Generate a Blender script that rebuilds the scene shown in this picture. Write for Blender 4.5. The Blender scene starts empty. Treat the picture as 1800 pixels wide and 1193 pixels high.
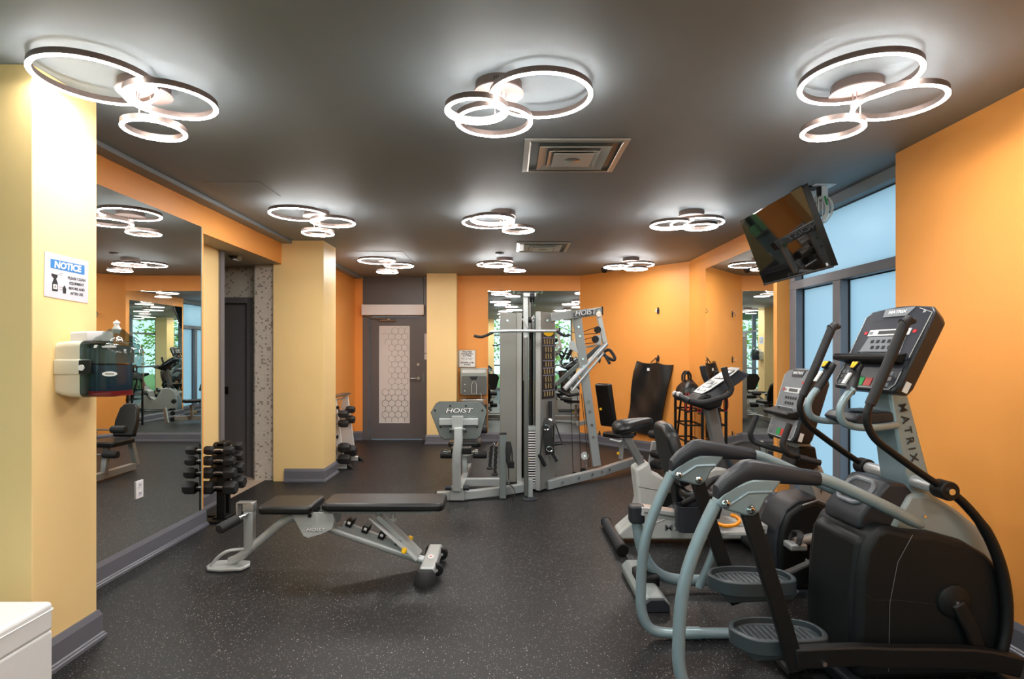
import bpy, math, random
from mathutils import Vector, Matrix

# ------------------------------------------------------------------ camera, sky, exposure
SC = bpy.context.scene
COL = SC.collection
H0 = 1.5                                   # eye height
CEIL = 2.81
cam_data = bpy.data.cameras.new('camera')
cam_data.sensor_width = 36.0
cam_data.lens = 20.0                       # 1000 px at 1800 px frame width
cam_data.shift_x = 7.0 / 1800
cam_data.shift_y = 23.5 / 1800
cam_data.clip_start = 0.05
cam = bpy.data.objects.new('camera', cam_data)
COL.objects.link(cam)
cam.location = (0, 0, H0)
cam.rotation_euler = (math.pi / 2, 0, 0)
SC.camera = cam

world = bpy.data.worlds.new('sky')
SC.world = world
world.use_nodes = True
bg = world.node_tree.nodes['Background']
bg.inputs['Color'].default_value = (0.62, 0.85, 1.0, 1)
bg.inputs['Strength'].default_value = 2.3

SC.view_settings.view_transform = 'Standard'
SC.view_settings.look = 'None'
SC.view_settings.gamma = 1.0
SC.view_settings.use_curve_mapping = False
SC.view_settings.exposure = 0.0
cy = SC.cycles
cy.use_denoising = True
cy.max_bounces = 14
cy.diffuse_bounces = 6
cy.glossy_bounces = 8
cy.transmission_bounces = 8
cy.transparent_max_bounces = 12
cy.caustics_reflective = False
cy.caustics_refractive = False
cy.sample_clamp_indirect = 6.0

LAMP = 125.0                                # emission of the light rings

# ------------------------------------------------------------------ materials
MATS = {}


def srgb(r, g, b):
    f = lambda c: (c / 255 / 12.92) if c / 255 <= 0.04045 else ((c / 255 + 0.055) / 1.055) ** 2.4
    return (f(r), f(g), f(b), 1.0)


def mat(name, col, rough=0.5, metal=0.0, var=0.0, scale=20.0, bump=0.0, spec=0.5, coat=0.0):
    m = bpy.data.materials.new(name)
    m.use_nodes = True
    nt = m.node_tree
    b = nt.nodes['Principled BSDF']
    b.inputs['Base Color'].default_value = col
    b.inputs['Roughness'].default_value = rough
    b.inputs['Metallic'].default_value = metal
    b.inputs['Specular IOR Level'].default_value = spec
    b.inputs['Coat Weight'].default_value = coat
    if var or bump:
        geo = nt.nodes.new('ShaderNodeNewGeometry')
        no = nt.nodes.new('ShaderNodeTexNoise')
        no.inputs['Scale'].default_value = scale
        no.inputs['Detail'].default_value = 3
        nt.links.new(geo.outputs['Position'], no.inputs['Vector'])
        if var:
            mr = nt.nodes.new('ShaderNodeMapRange')
            mr.inputs['To Min'].default_value = 1 - var
            mr.inputs['To Max'].default_value = 1 + var
            nt.links.new(no.outputs['Fac'], mr.inputs['Value'])
            mx = nt.nodes.new('ShaderNodeVectorMath')
            mx.operation = 'SCALE'
            mx.inputs[0].default_value = col[:3]
            nt.links.new(mr.outputs['Result'], mx.inputs['Scale'])
            nt.links.new(mx.outputs['Vector'], b.inputs['Base Color'])
        if bump:
            bp = nt.nodes.new('ShaderNodeBump')
            bp.inputs['Strength'].default_value = bump
            bp.inputs['Distance'].default_value = 0.002
            nt.links.new(no.outputs['Fac'], bp.inputs['Height'])
            nt.links.new(bp.outputs['Normal'], b.inputs['Normal'])
    MATS[name] = m
    return m


def emis(name, col, strength):
    m = bpy.data.materials.new(name)
    m.use_nodes = True
    nt = m.node_tree
    nt.nodes.clear()
    o = nt.nodes.new('ShaderNodeOutputMaterial')
    e = nt.nodes.new('ShaderNodeEmission')
    e.inputs['Color'].default_value = col
    e.inputs['Strength'].default_value = strength
    nt.links.new(e.outputs[0], o.inputs['Surface'])
    MATS[name] = m
    return m


mat('orange', srgb(242, 162, 78), 0.5, var=0.03, scale=3, bump=0.03)
mat('yellow', srgb(243, 212, 150), 0.45, var=0.03, scale=3, bump=0.03)
mat('ceiling_paint', srgb(138, 147, 152), 0.6, var=0.03, scale=2)
mat('grey_paint', srgb(104, 105, 114), 0.38, var=0.03, scale=5)
mat('door_paint', srgb(98, 96, 98), 0.4, var=0.03, scale=5)
mat('soffit_paint', srgb(160, 150, 132), 0.6)
mat('frame_metal', srgb(118, 120, 128), 0.4, 0.2)
mat('mirror', (0.86, 0.90, 0.88, 1), 0.0, 1.0)
mat('mirror_edge', srgb(150, 175, 165), 0.2)
mat('bronze', srgb(112, 98, 93), 0.4, 0.7)
mat('rose_metal', srgb(168, 146, 140), 0.4, 0.6)
mat('steel', srgb(186, 184, 178), 0.28, 0.9)
mat('dark_steel', srgb(118, 117, 114), 0.35, 0.8)
mat('chrome', srgb(225, 225, 225), 0.12, 1.0)
mat('vent_metal', srgb(220, 220, 216), 0.28, 0.15)
mat('black', srgb(10, 10, 11), 0.5, spec=0.35)
mat('black_soft', srgb(26, 26, 28), 0.6, bump=0.1, scale=400)
mat('vinyl', srgb(15, 15, 16), 0.38, bump=0.04, scale=500)
mat('mat_vinyl', srgb(27, 27, 28), 0.36, bump=0.15, scale=300)
mat('rubber', srgb(27, 27, 29), 0.65, bump=0.1, scale=300)
mat('hoist_grey', srgb(164, 168, 168), 0.36, 0.15, var=0.03, scale=30)
mat('hoist_light', srgb(188, 192, 192), 0.32, 0.25)
mat('hoist_plate', srgb(118, 125, 124), 0.45, 0.2)
mat('shroud_grey', srgb(140, 139, 134), 0.45, 0.2)
mat('silver_tube', srgb(190, 193, 195), 0.36, 0.5)
mat('matrix_grey', srgb(134, 153, 160), 0.30, 0.25)
mat('matrix_shell', srgb(138, 146, 145), 0.4, 0.15)
mat('charcoal', srgb(37, 40, 46), 0.42, spec=0.4)
mat('pedal_grey', srgb(48, 56, 60), 0.42)
mat('charcoal_face', srgb(48, 50, 58), 0.3)
mat('cover_black', srgb(13, 16, 18), 0.5, spec=0.3, bump=0.08, scale=500)
mat('pedal_rib', srgb(78, 80, 83), 0.5)
mat('mast_grey', srgb(146, 148, 147), 0.4, 0.3)
mat('bike_silver', srgb(186, 187, 184), 0.36, 0.1)
mat('bike_post', srgb(112, 112, 112), 0.4, 0.2)
mat('aluminium', srgb(208, 209, 208), 0.3, 0.3)
mat('white_plastic', srgb(232, 232, 234), 0.4)
mat('white_leather', srgb(226, 229, 230), 0.38, bump=0.12, scale=350)
mat('rack_white', srgb(220, 220, 218), 0.4)
mat('beige_plastic', srgb(205, 203, 188), 0.4)
mat('paper', srgb(208, 208, 218), 0.55)
mat('print_black', srgb(30, 28, 30), 0.6)
mat('print_grey', srgb(140, 136, 134), 0.6)
mat('print_blue', srgb(35, 120, 190), 0.5)
mat('bucket_blue', srgb(58, 84, 112), 0.5)
mat('white', srgb(240, 240, 240), 0.5)
mat('yellow_plastic', srgb(245, 190, 20), 0.35)
mat('orange_plastic', srgb(245, 150, 20), 0.35)
mat('red', srgb(190, 24, 30), 0.45)
mat('green', srgb(20, 160, 80), 0.4)
mat('button_red', srgb(220, 50, 40), 0.4)
mat('lcd', srgb(70, 72, 72), 0.25)
mat('pale_panel', srgb(205, 205, 205), 0.35)
mat('keypad_grey', srgb(112, 116, 122), 0.4)
mat('screen', srgb(8, 7, 7), 0.03, spec=0.5)
mat('cable', srgb(14, 14, 14), 0.5)
mat('cable_white', srgb(225, 225, 220), 0.45)
mat('handle_steel', srgb(196, 195, 192), 0.25, 0.7)
mat('bark', srgb(86, 70, 54), 0.9)
mat('leaf', srgb(176, 208, 96), 0.6, var=0.35, scale=4)
mat('grass', srgb(110, 140, 70), 0.9, var=0.2, scale=3)
mat('placard', srgb(22, 22, 30), 0.4)
mat('placard_line', srgb(120, 122, 150), 0.45)
mat('gold_print', srgb(190, 168, 110), 0.5)
mat('cyan_plastic', srgb(60, 170, 200), 0.4)
emis('lamp', (1.0, 0.965, 0.92, 1), LAMP)


def nodes_of(name, rough=0.5):
    m = bpy.data.materials.new(name)
    m.use_nodes = True
    MATS[name] = m
    nt = m.node_tree
    b = nt.nodes['Principled BSDF']
    b.inputs['Roughness'].default_value = rough
    N = lambda t: nt.nodes.new(t)
    geo = N('ShaderNodeNewGeometry')
    return m, nt, b, N, geo


def floor_material():
    m, nt, b, N, geo = nodes_of('rubber_floor', 0.5)
    L = nt.links.new

    def speck(scale, size, keep):
        vo = N('ShaderNodeTexVoronoi')
        vo.inputs['Scale'].default_value = scale
        L(geo.outputs['Position'], vo.inputs['Vector'])
        lt = N('ShaderNodeMath'); lt.operation = 'LESS_THAN'; lt.inputs[1].default_value = size
        L(vo.outputs['Distance'], lt.inputs[0])
        sep = N('ShaderNodeSeparateColor'); L(vo.outputs['Color'], sep.inputs[0])
        gt = N('ShaderNodeMath'); gt.operation = 'GREATER_THAN'; gt.inputs[1].default_value = keep
        L(sep.outputs[0], gt.inputs[0])
        mu = N('ShaderNodeMath'); mu.operation = 'MULTIPLY'
        L(lt.outputs[0], mu.inputs[0]); L(gt.outputs[0], mu.inputs[1])
        mu2 = N('ShaderNodeMath'); mu2.operation = 'MULTIPLY'
        L(mu.outputs[0], mu2.inputs[0]); L(sep.outputs[1], mu2.inputs[1])
        return mu2
    a = speck(62, 0.15, 0.6)
    c = speck(135, 0.2, 0.6)
    ad = N('ShaderNodeMath'); ad.operation = 'MAXIMUM'
    L(a.outputs[0], ad.inputs[0]); L(c.outputs[0], ad.inputs[1])
    no = N('ShaderNodeTexNoise'); no.inputs['Scale'].default_value = 1.3; no.inputs['Detail'].default_value = 4
    L(geo.outputs['Position'], no.inputs['Vector'])
    r = N('ShaderNodeValToRGB')
    r.color_ramp.elements[0].position = 0.3
    r.color_ramp.elements[1].position = 0.7
    r.color_ramp.elements[0].color = srgb(23, 23, 25)
    r.color_ramp.elements[1].color = srgb(29, 29, 30)
    L(no.outputs['Fac'], r.inputs['Fac'])
    mx = N('ShaderNodeMix'); mx.data_type = 'RGBA'
    L(ad.outputs[0], mx.inputs['Factor'])
    L(r.outputs['Color'], mx.inputs[6])
    mx.inputs[7].default_value = srgb(226, 223, 220)
    L(mx.outputs[2], b.inputs['Base Color'])
    n2 = N('ShaderNodeTexNoise'); n2.inputs['Scale'].default_value = 260
    L(geo.outputs['Position'], n2.inputs['Vector'])
    bp = N('ShaderNodeBump'); bp.inputs['Strength'].default_value = 0.25; bp.inputs['Distance'].default_value = 0.002
    L(n2.outputs['Fac'], bp.inputs['Height']); L(bp.outputs['Normal'], b.inputs['Normal'])
    b.inputs['Roughness'].default_value = 0.46
    b.inputs['Specular IOR Level'].default_value = 0.35


def mosaic_material():
    m, nt, b, N, geo = nodes_of('mosaic_tile', 0.3)
    L = nt.links.new
    sc = N('ShaderNodeVectorMath'); sc.operation = 'SCALE'; sc.inputs['Scale'].default_value = 44.0
    L(geo.outputs['Position'], sc.inputs[0])
    fl = N('ShaderNodeVectorMath'); fl.operation = 'FLOOR'; L(sc.outputs[0], fl.inputs[0])
    fr = N('ShaderNodeVectorMath'); fr.operation = 'FRACTION'; L(sc.outputs[0], fr.inputs[0])
    wn = N('ShaderNodeTexWhiteNoise'); wn.noise_dimensions = '3D'; ofs = N('ShaderNodeVectorMath'); ofs.operation = 'MULTIPLY'; ofs.inputs[1].default_value = (1.0, 0.0, 1.0); L(fl.outputs[0], ofs.inputs[0]); L(ofs.outputs[0], wn.inputs['Vector'])
    r = N('ShaderNodeValToRGB'); r.color_ramp.interpolation = 'CONSTANT'
    r.color_ramp.elements[0].color = srgb(150, 142, 132)
    r.color_ramp.elements[1].position = 0.15
    r.color_ramp.elements[1].color = srgb(208, 201, 189)
    e = r.color_ramp.elements.new(0.75); e.color = srgb(214, 208, 197)
    L(wn.outputs['Value'], r.inputs['Fac'])
    se = N('ShaderNodeSeparateXYZ'); L(fr.outputs[0], se.inputs[0])
    mins = []
    for ax in ('X', 'Z'):
        g = N('ShaderNodeMath'); g.operation = 'GREATER_THAN'; g.inputs[1].default_value = 0.12
        L(se.outputs[ax], g.inputs[0]); mins.append(g)
    mu = N('ShaderNodeMath'); mu.operation = 'MULTIPLY'
    L(mins[0].outputs[0], mu.inputs[0]); L(mins[1].outputs[0], mu.inputs[1])
    mx = N('ShaderNodeMix'); mx.data_type = 'RGBA'
    L(mu.outputs[0], mx.inputs['Factor'])
    mx.inputs[6].default_value = srgb(190, 184, 173)
    L(r.outputs['Color'], mx.inputs[7])
    L(mx.outputs[2], b.inputs['Base Color'])


def strip_tile_material():
    m, nt, b, N, geo = nodes_of('strip_tile', 0.45)
    L = nt.links.new
    w = N('ShaderNodeTexWave'); w.bands_direction = 'X'
    w.inputs['Scale'].default_value = 14
    L(geo.outputs['Position'], w.inputs['Vector'])
    r = N('ShaderNodeValToRGB')
    r.color_ramp.elements[0].position = 0.08; r.color_ramp.elements[0].color = srgb(150, 128, 112)
    r.color_ramp.elements[1].position = 0.25; r.color_ramp.elements[1].color = srgb(214, 190, 168)
    L(w.outputs['Color'], r.inputs['Fac']); L(r.outputs['Color'], b.inputs['Base Color'])


def frosted_material():
    # sand-blasted film: light passes it diffusely
    m = bpy.data.materials.new('frosted'); m.use_nodes = True; MATS['frosted'] = m
    nt = m.node_tree; nt.nodes.clear(); L = nt.links.new
    o = nt.nodes.new('ShaderNodeOutputMaterial')
    t = nt.nodes.new('ShaderNodeBsdfTranslucent'); t.inputs['Color'].default_value = (0.53, 0.60, 0.63, 1)
    g = nt.nodes.new('ShaderNodeBsdfGlossy'); g.inputs['Roughness'].default_value = 0.35
    f = nt.nodes.new('ShaderNodeFresnel'); f.inputs['IOR'].default_value = 1.4
    x = nt.nodes.new('ShaderNodeMixShader')
    ge = nt.nodes.new('ShaderNodeNewGeometry')            # no mirror reflex on the way out of the thin sheet
    iv = nt.nodes.new('ShaderNodeMath'); iv.operation = 'SUBTRACT'; iv.inputs[0].default_value = 1.0
    mu = nt.nodes.new('ShaderNodeMath'); mu.operation = 'MULTIPLY'
    L(ge.outputs['Backfacing'], iv.inputs[1]); L(iv.outputs[0], mu.inputs[0]); L(f.outputs[0], mu.inputs[1])
    L(mu.outputs[0], x.inputs[0]); L(t.outputs[0], x.inputs[1]); L(g.outputs[0], x.inputs[2]); L(x.outputs[0], o.inputs['Surface'])


def clear_material(name, col, rough=0.02, ior=1.45):
    m = bpy.data.materials.new(name); m.use_nodes = True; MATS[name] = m
    nt = m.node_tree; nt.nodes.clear(); L = nt.links.new
    o = nt.nodes.new('ShaderNodeOutputMaterial')
    t = nt.nodes.new('ShaderNodeBsdfTransparent'); t.inputs['Color'].default_value = col
    g = nt.nodes.new('ShaderNodeBsdfGlossy'); g.inputs['Roughness'].default_value = rough
    f = nt.nodes.new('ShaderNodeFresnel'); f.inputs['IOR'].default_value = ior
    x = nt.nodes.new('ShaderNodeMixShader')
    ge = nt.nodes.new('ShaderNodeNewGeometry')            # no mirror reflex on the way out of the thin sheet
    iv = nt.nodes.new('ShaderNodeMath'); iv.operation = 'SUBTRACT'; iv.inputs[0].default_value = 1.0
    mu = nt.nodes.new('ShaderNodeMath'); mu.operation = 'MULTIPLY'
    L(ge.outputs['Backfacing'], iv.inputs[1]); L(iv.outputs[0], mu.inputs[0]); L(f.outputs[0], mu.inputs[1])
    L(mu.outputs[0], x.inputs[0]); L(t.outputs[0], x.inputs[1]); L(g.outputs[0], x.inputs[2]); L(x.outputs[0], o.inputs['Surface'])


floor_material(); mosaic_material(); strip_tile_material(); frosted_material()
clear_material('window_glass', (0.90, 0.95, 0.93, 1))
clear_material('smoked_plastic', (0.50, 0.56, 0.55, 1), 0.06, 1.5)
mat('frosted_door', srgb(216, 215, 213), 0.35)
mat('film_line', srgb(154, 152, 150), 0.5)

# ------------------------------------------------------------------ mesh helpers
ORG = {}


def P(px, py, Y):
    """point of the place seen at photo pixel (px, py), at distance Y"""
    return Vector(((px - 893) * Y / 1000, Y, H0 - (py - 620) * Y / 1000))


class MB:
    def __init__(s, M=None):
        s.v = []; s.f = []; s.M = M

    def add(s, vs, fs):
        b = len(s.v)
        s.v += [(s.M @ Vector(v)) if s.M else Vector(v) for v in vs]
        s.f += [tuple(i + b for i in f) for f in fs]
        return s

    def box(s, x0, x1, y0, y1, z0, z1):
        vs = [(x, y, z) for x in (x0, x1) for y in (y0, y1) for z in (z0, z1)]
        return s.add(vs, [(0, 1, 3, 2), (4, 6, 7, 5), (0, 4, 5, 1), (2, 3, 7, 6), (0, 2, 6, 4), (1, 5, 7, 3)])

    def prism(s, poly, d0, d1, axis='y', poly2=None):
        """poly: outline; axis y -> (x,z), x -> (y,z), z -> (x,y); poly2: outline at d1"""
        n = len(poly)
        put = {'y': lambda a, b, d: (a, d, b), 'x': lambda a, b, d: (d, a, b), 'z': lambda a, b, d: (a, b, d)}[axis]
        q = poly2 or poly
        vs = [put(a, b, d0) for a, b in poly] + [put(a, b, d1) for a, b in q]
        fs = [tuple(range(n)), tuple(range(2 * n - 1, n - 1, -1))]
        fs += [(i, i + n, (i + 1) % n + n, (i + 1) % n) for i in range(n)]
        return s.add(vs, fs)

    def cyl(s, p0, p1, r0, r1=None, n=16):
        p0 = Vector(p0); p1 = Vector(p1); r1 = r0 if r1 is None else r1
        d = (p1 - p0).normalized()
        a = d.orthogonal().normalized(); b = d.cross(a)
        vs = []
        for p, r in ((p0, r0), (p1, r1)):
            vs += [p + (a * math.cos(2 * math.pi * i / n) + b * math.sin(2 * math.pi * i / n)) * r for i in range(n)]
        fs = [(i, (i + 1) % n, (i + 1) % n + n, i + n) for i in range(n)]
        fs += [tuple(range(n - 1, -1, -1)), tuple(range(n, 2 * n))]
        return s.add(vs, fs)

    def tube(s, pts, r, n=12, closed=False, rect=None, up=(0, 0, 1)):
        """round tube of radius r (number or list), or a rectangular bar rect=(w,h) kept upright"""
        pts = [Vector(p) for p in pts]
        m = len(pts)
        rs = r if isinstance(r, (list, tuple)) else [r] * m
        tang = []
        for i in range(m):
            if closed:
                t = pts[(i + 1) % m] - pts[i - 1]
            else:
                t = pts[min(i + 1, m - 1)] - pts[max(i - 1, 0)]
            tang.append(t.normalized())
        vs = []
        if rect:
            U = Vector(up)
            for p, t in zip(pts, tang):
                w = t.cross(U).normalized(); h = w.cross(t).normalized()
                vs += [p + w * rect[0] / 2 * a + h * rect[1] / 2 * b for a, b in ((-1, -1), (1, -1), (1, 1), (-1, 1))]
            n = 4
        else:
            a = tang[0].orthogonal().normalized()
            for i, (p, t) in enumerate(zip(pts, tang)):
                a = (a - t * a.dot(t))
                a = a.normalized() if a.length > 1e-6 else t.orthogonal().normalized()
                b = t.cross(a)
                vs += [p + (a * math.cos(2 * math.pi * k / n) + b * math.sin(2 * math.pi * k / n)) * rs[i] for k in range(n)]
        fs = []
        for i in range(m if closed else m - 1):
            j = (i + 1) % m
            fs += [(i * n + k, i * n + (k + 1) % n, j * n + (k + 1) % n, j * n + k) for k in range(n)]
        if not closed:
            fs += [tuple(range(n - 1, -1, -1)), tuple(range((m - 1) * n, m * n))]
        return s.add(vs, fs)

    def lathe(s, prof, c=(0, 0, 0), n=24, closed=False, ax=(0, 0, 1), sx=1.0, sy=1.0):
        c = Vector(c); z = Vector(ax).normalized(); a = z.orthogonal().normalized() if abs(z.z) < .99 else Vector((1, 0, 0)); b = z.cross(a)
        m = len(prof)
        vs = []
        for i in range(n):
            t = 2 * math.pi * i / n
            d = a * math.cos(t) * sx + b * math.sin(t) * sy
            vs += [c + d * r + z * h for r, h in prof]
        fs = []
        for i in range(n):
            j = (i + 1) % n
            for k in range(m if closed else m - 1):
                l = (k + 1) % m
                fs.append((i * m + k, j * m + k, j * m + l, i * m + l))
        if not closed:
            if prof[0][0] > 1e-6: fs.append(tuple(i * m for i in range(n - 1, -1, -1)))
            if prof[-1][0] > 1e-6: fs.append(tuple(i * m + m - 1 for i in range(n)))
        return s.add(vs, fs)

    def ball(s, c, r, n=12, sz=1.0):
        k = n // 2
        return s.lathe([(max(r * math.sin(math.pi * i / k), 1e-7), -r * sz * math.cos(math.pi * i / k)) for i in range(k + 1)], c, n)


def spline(pts, k=6):
    pts = [Vector(p) for p in pts]
    out = []
    for i in range(len(pts) - 1):
        p0 = pts[max(i - 1, 0)]; p1 = pts[i]; p2 = pts[i + 1]; p3 = pts[min(i + 2, len(pts) - 1)]
        for j in range(k):
            t = j / k
            out.append(0.5 * ((2 * p1) + (p2 - p0) * t + (2 * p0 - 5 * p1 + 4 * p2 - p3) * t * t + (3 * p1 - p0 - 3 * p2 + p3) * t ** 3))
    out.append(pts[-1])
    return out


def rrect(x0, x1, y0, y1, r, k=5):
    out = []
    for cx, cy_, a0 in ((x1 - r, y1 - r, 0), (x0 + r, y1 - r, 90), (x0 + r, y0 + r, 180), (x1 - r, y0 + r, 270)):
        for i in range(k + 1):
            a = math.radians(a0 + 90 * i / k)
            out.append((cx + r * math.cos(a), cy_ + r * math.sin(a)))
    return out


def frame(O, u, v):
    u = Vector(u).normalized(); v = Vector(v); v = (v - u * v.dot(u)).normalized(); n = u.cross(v); O = Vector(O)
    return Matrix(((u.x, v.x, n.x, O.x), (u.y, v.y, n.y, O.y), (u.z, v.z, n.z, O.z), (0, 0, 0, 1)))


def make_mesh(name, mb, m, org, smooth=True, bev=0.0):
    me = bpy.data.meshes.new(name)
    me.from_pydata([tuple(v - org) for v in mb.v], [], mb.f)
    import bmesh
    bm = bmesh.new(); bm.from_mesh(me)
    bmesh.ops.recalc_face_normals(bm, faces=bm.faces)
    bm.to_mesh(me); bm.free()
    me.materials.append(MATS[m])
    if smooth:
        me.polygons.foreach_set('use_smooth', [True] * len(me.polygons))
        me.set_sharp_from_angle(angle=math.radians(36))
    return me


def build(name, mb, m, parent=None, bev=0.0, smooth=True, label=None, seg=2, kind=None):
    """link mb as ONE mesh object; parent None = top level, its origin at its base"""
    if parent is None:
        xs = [v.x for v in mb.v]; ys = [v.y for v in mb.v]; zs = [v.z for v in mb.v]
        org = Vector(((min(xs) + max(xs)) / 2, (min(ys) + max(ys)) / 2, min(zs)))
    else:
        org = ORG[parent.name]
    me = make_mesh(name, mb, m, org, smooth)
    o = bpy.data.objects.new(name, me)
    COL.objects.link(o)
    if parent is None:
        o.location = org
    else:
        o.parent = parent
    ORG[o.name] = org
    if bev:
        bv = o.modifiers.new('edge', 'BEVEL'); bv.width = bev; bv.segments = seg; bv.limit_method = 'ANGLE'; bv.angle_limit = math.radians(40)
    if label: o['label'] = label
    if kind: o['kind'] = kind
    return o


def thing(name, label, cat, loc=(0, 0, 0), group=None):
    o = bpy.data.objects.new(name, None)
    o.empty_display_size = 0.1
    COL.objects.link(o)
    o.location = loc
    o['label'] = label; o['category'] = cat
    if group: o['group'] = group
    ORG[o.name] = Vector(loc)
    return o


def tag(o, label, cat, group=None):
    o['label'] = label; o['category'] = cat
    if group: o['group'] = group
    return o


def struct(name, mb, m, parent=None, bev=0.0, smooth=False):
    o = build(name, mb, m, parent, bev, smooth)
    if parent is None: o['kind'] = 'structure'
    return o


def holder(name, loc=(0, 0, 0)):
    o = bpy.data.objects.new(name, None); COL.objects.link(o); o.location = loc; o['kind'] = 'structure'; ORG[o.name] = Vector(loc); o.empty_display_size = 0.1
    return o


def copy_tree(o, parent=None):
    c = o.copy(); COL.objects.link(c); c.parent = parent
    for ch in list(o.children): copy_tree(ch, c)
    return c


def text(name, s, size, M, m, parent, sx=1.0, shear=0.0, bold=0.0, ext=0.0006, space=1.0, lead=1.0):
    cu = bpy.data.curves.new('t', 'FONT'); cu.body = s; cu.size = size; cu.align_x = 'CENTER'; cu.align_y = 'CENTER'
    cu.shear = shear; cu.offset = bold; cu.extrude = ext; cu.space_character = space; cu.space_line = lead; cu.resolution_u = 3
    ob = bpy.data.objects.new('t', cu)
    me = bpy.data.meshes.new_from_object(ob)
    S = Matrix.Diagonal((sx, 1, 1, 1))
    me.transform(Matrix.Translation(-ORG[parent.name]) @ M @ S)
    me.name = name
    me.materials.clear(); me.materials.append(MATS[m])
    bpy.data.objects.remove(ob); bpy.data.curves.remove(cu)
    o = bpy.data.objects.new(name, me); COL.objects.link(o); o.parent = parent
    ORG[o.name] = ORG[parent.name]
    return o

# ------------------------------------------------------------------ the room
def bx(*a): return MB().box(*a)


XL, XR = -2.64, 2.60
RY = -3.6                                   # rear window wall, behind the camera
struct('floor', bx(-4.4, 2.9, RY, 10.1, -0.06, 0.0), 'rubber_floor')
struct('floor_alcove', bx(-4.3, -2.865, 5.80, 6.9, -0.02, 0.004), 'strip_tile')
struct('ceiling', bx(-4.4, 2.95, RY, 10.1, CEIL, CEIL + 0.1), 'ceiling_paint')
struct('ceiling_alcove', bx(-4.4, XL - 0.001, 4.93, 7.0, 2.535, 2.80), 'soffit_paint')
struct('wall_left', bx(-2.90, XL, 2.56, 4.93, 0, CEIL), 'orange')
struct('wall_bulkhead', bx(XL - 0.012, XL, 4.93, 6.64, 2.535, CEIL), 'orange')
struct('wall_alcove', bx(-3.10, -2.91, 4.9, 5.72, 0, 2.536), 'yellow')
struct('trim_1', bx(-3.0, -2.885, 5.72, 5.79, 0, 2.536), 'grey_paint')
struct('wall_alcove_front', bx(-4.4, -2.95, 5.66, 5.72, 0, 2.6), 'door_paint')
struct('wall_alcove_far', bx(-4.4, -4.28, 5.7, 7.0, 0, 2.536), 'door_paint')
back = MB(); back.box(-4.3, -4.08, 6.88, 7.05, 0, 2.536); back.box(-4.08, -3.08, 6.88, 7.05, 2.17, 2.536); back.box(-3.08, -2.97, 6.88, 7.05, 0, 2.536)
struct('wall_alcove_back', back, 'mosaic_tile')
struct('wall_tile_pier', bx(-2.985, -2.655, 6.70, 7.02, 0, 2.536), 'mosaic_tile')
struct('trim_2', bx(-2.66, -2.605, 6.675, 6.9, 0, 2.536), 'grey_paint')
d2 = holder('door_2', (-3.58, 6.9, 0))
build('leaf', bx(-4.03, -3.153, 6.92, 6.965, 0.006, 2.10), 'door_paint', d2)
fr = MB(); fr.box(-3.153, -3.08, 6.86, 7.0, 0, 2.17); fr.box(-4.08, -4.03, 6.86, 7.0, 0, 2.17); fr.box(-4.03, -3.153, 6.86, 7.0, 2.10, 2.17)
build('door_frame', fr, 'door_paint', d2, 0.004)
build('keypad', bx(-3.44, -3.40, 6.905, 6.92, 1.0, 1.09), 'black', d2, 0.003)
# pillars
struct('wall_pillar_near', bx(XL, -2.158, 2.58, 2.985, 0, CEIL), 'yellow', bev=0.004)
struct('wall_pillar_far', bx(XL - 0.1, -2.15, 6.635, 7.10, 0, CEIL), 'yellow', bev=0.004)
struct('wall_pillar_back', bx(-1.34, -0.848, 9.375, 9.95, 0, CEIL), 'yellow', bev=0.004)
struct('wall_left_rear', bx(-2.90, XL, 7.05, 9.82, 0, CEIL), 'orange')
struct('wall_back_left', bx(-2.70, -2.505, 9.80, 10.05, 0, CEIL), 'orange')
struct('wall_back', bx(-0.87, 1.235, 9.65, 10.0, 0, CEIL), 'orange')
A0, A1 = Vector((1.226, 9.65, 0)), Vector((2.60, 8.16, 0))
struct('wall_angled', MB().prism([(A0.x, A0.y), (A1.x, A1.y), (2.95, 8.16), (2.95, 10.0), (1.226, 10.0)], 0, CEIL, 'z'), 'orange')
struct('wall_right', bx(XR, 2.95, 5.50, 8.2, 0, CEIL), 'orange')
struct('wall_right_front', bx(2.55, 2.95, RY, 3.743, 0, CEIL), 'orange')
# ceiling trim along the mirror wall
struct('trim_3', bx(XL, -2.52, 2.985, 6.64, 2.775, CEIL), 'ceiling_paint', bev=0.006)
struct('trim_4', bx(XL, -2.52, 7.10, 9.80, 2.775, CEIL), 'ceiling_paint', bev=0.006)

# baseboards with a moulded profile
BP = [(0, 0), (.034, 0), (.034, .016), (.027, .022), (.027, .028), (.019, .034), (.019, .122), (.007, .152), (0, .152)]


def baseboard(name, path, m='grey_paint'):
    """path: (x, y) along the wall foot, room on its left-hand side"""
    pts = [Vector((x, y)) for x, y in path]
    mb = MB(); n = len(pts); k = len(BP); vs = []
    for i, p in enumerate(pts):
        d0 = (p - pts[i - 1]).normalized() if i else None
        d1 = (pts[i + 1] - p).normalized() if i < n - 1 else None
        n0 = Vector((-d0.y, d0.x)) if d0 else None
        n1 = Vector((-d1.y, d1.x)) if d1 else None
        if n0 is None: m_ = n1
        elif n1 is None: m_ = n0
        else:
            m_ = (n0 + n1); m_ = m_ / max(m_.dot(n0), 0.2)
        vs += [(p.x + m_.x * a, p.y + m_.y * a, z) for a, z in BP]
    fs = []
    for i in range(n - 1):
        fs += [(i * k + j, i * k + (j + 1) % k, (i + 1) * k + (j + 1) % k, (i + 1) * k + j) for j in range(k)]
    fs += [tuple(range(k)), tuple(range((n - 1) * k, n * k))]
    mb.add(vs, fs)
    return struct(name, mb, m)


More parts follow.
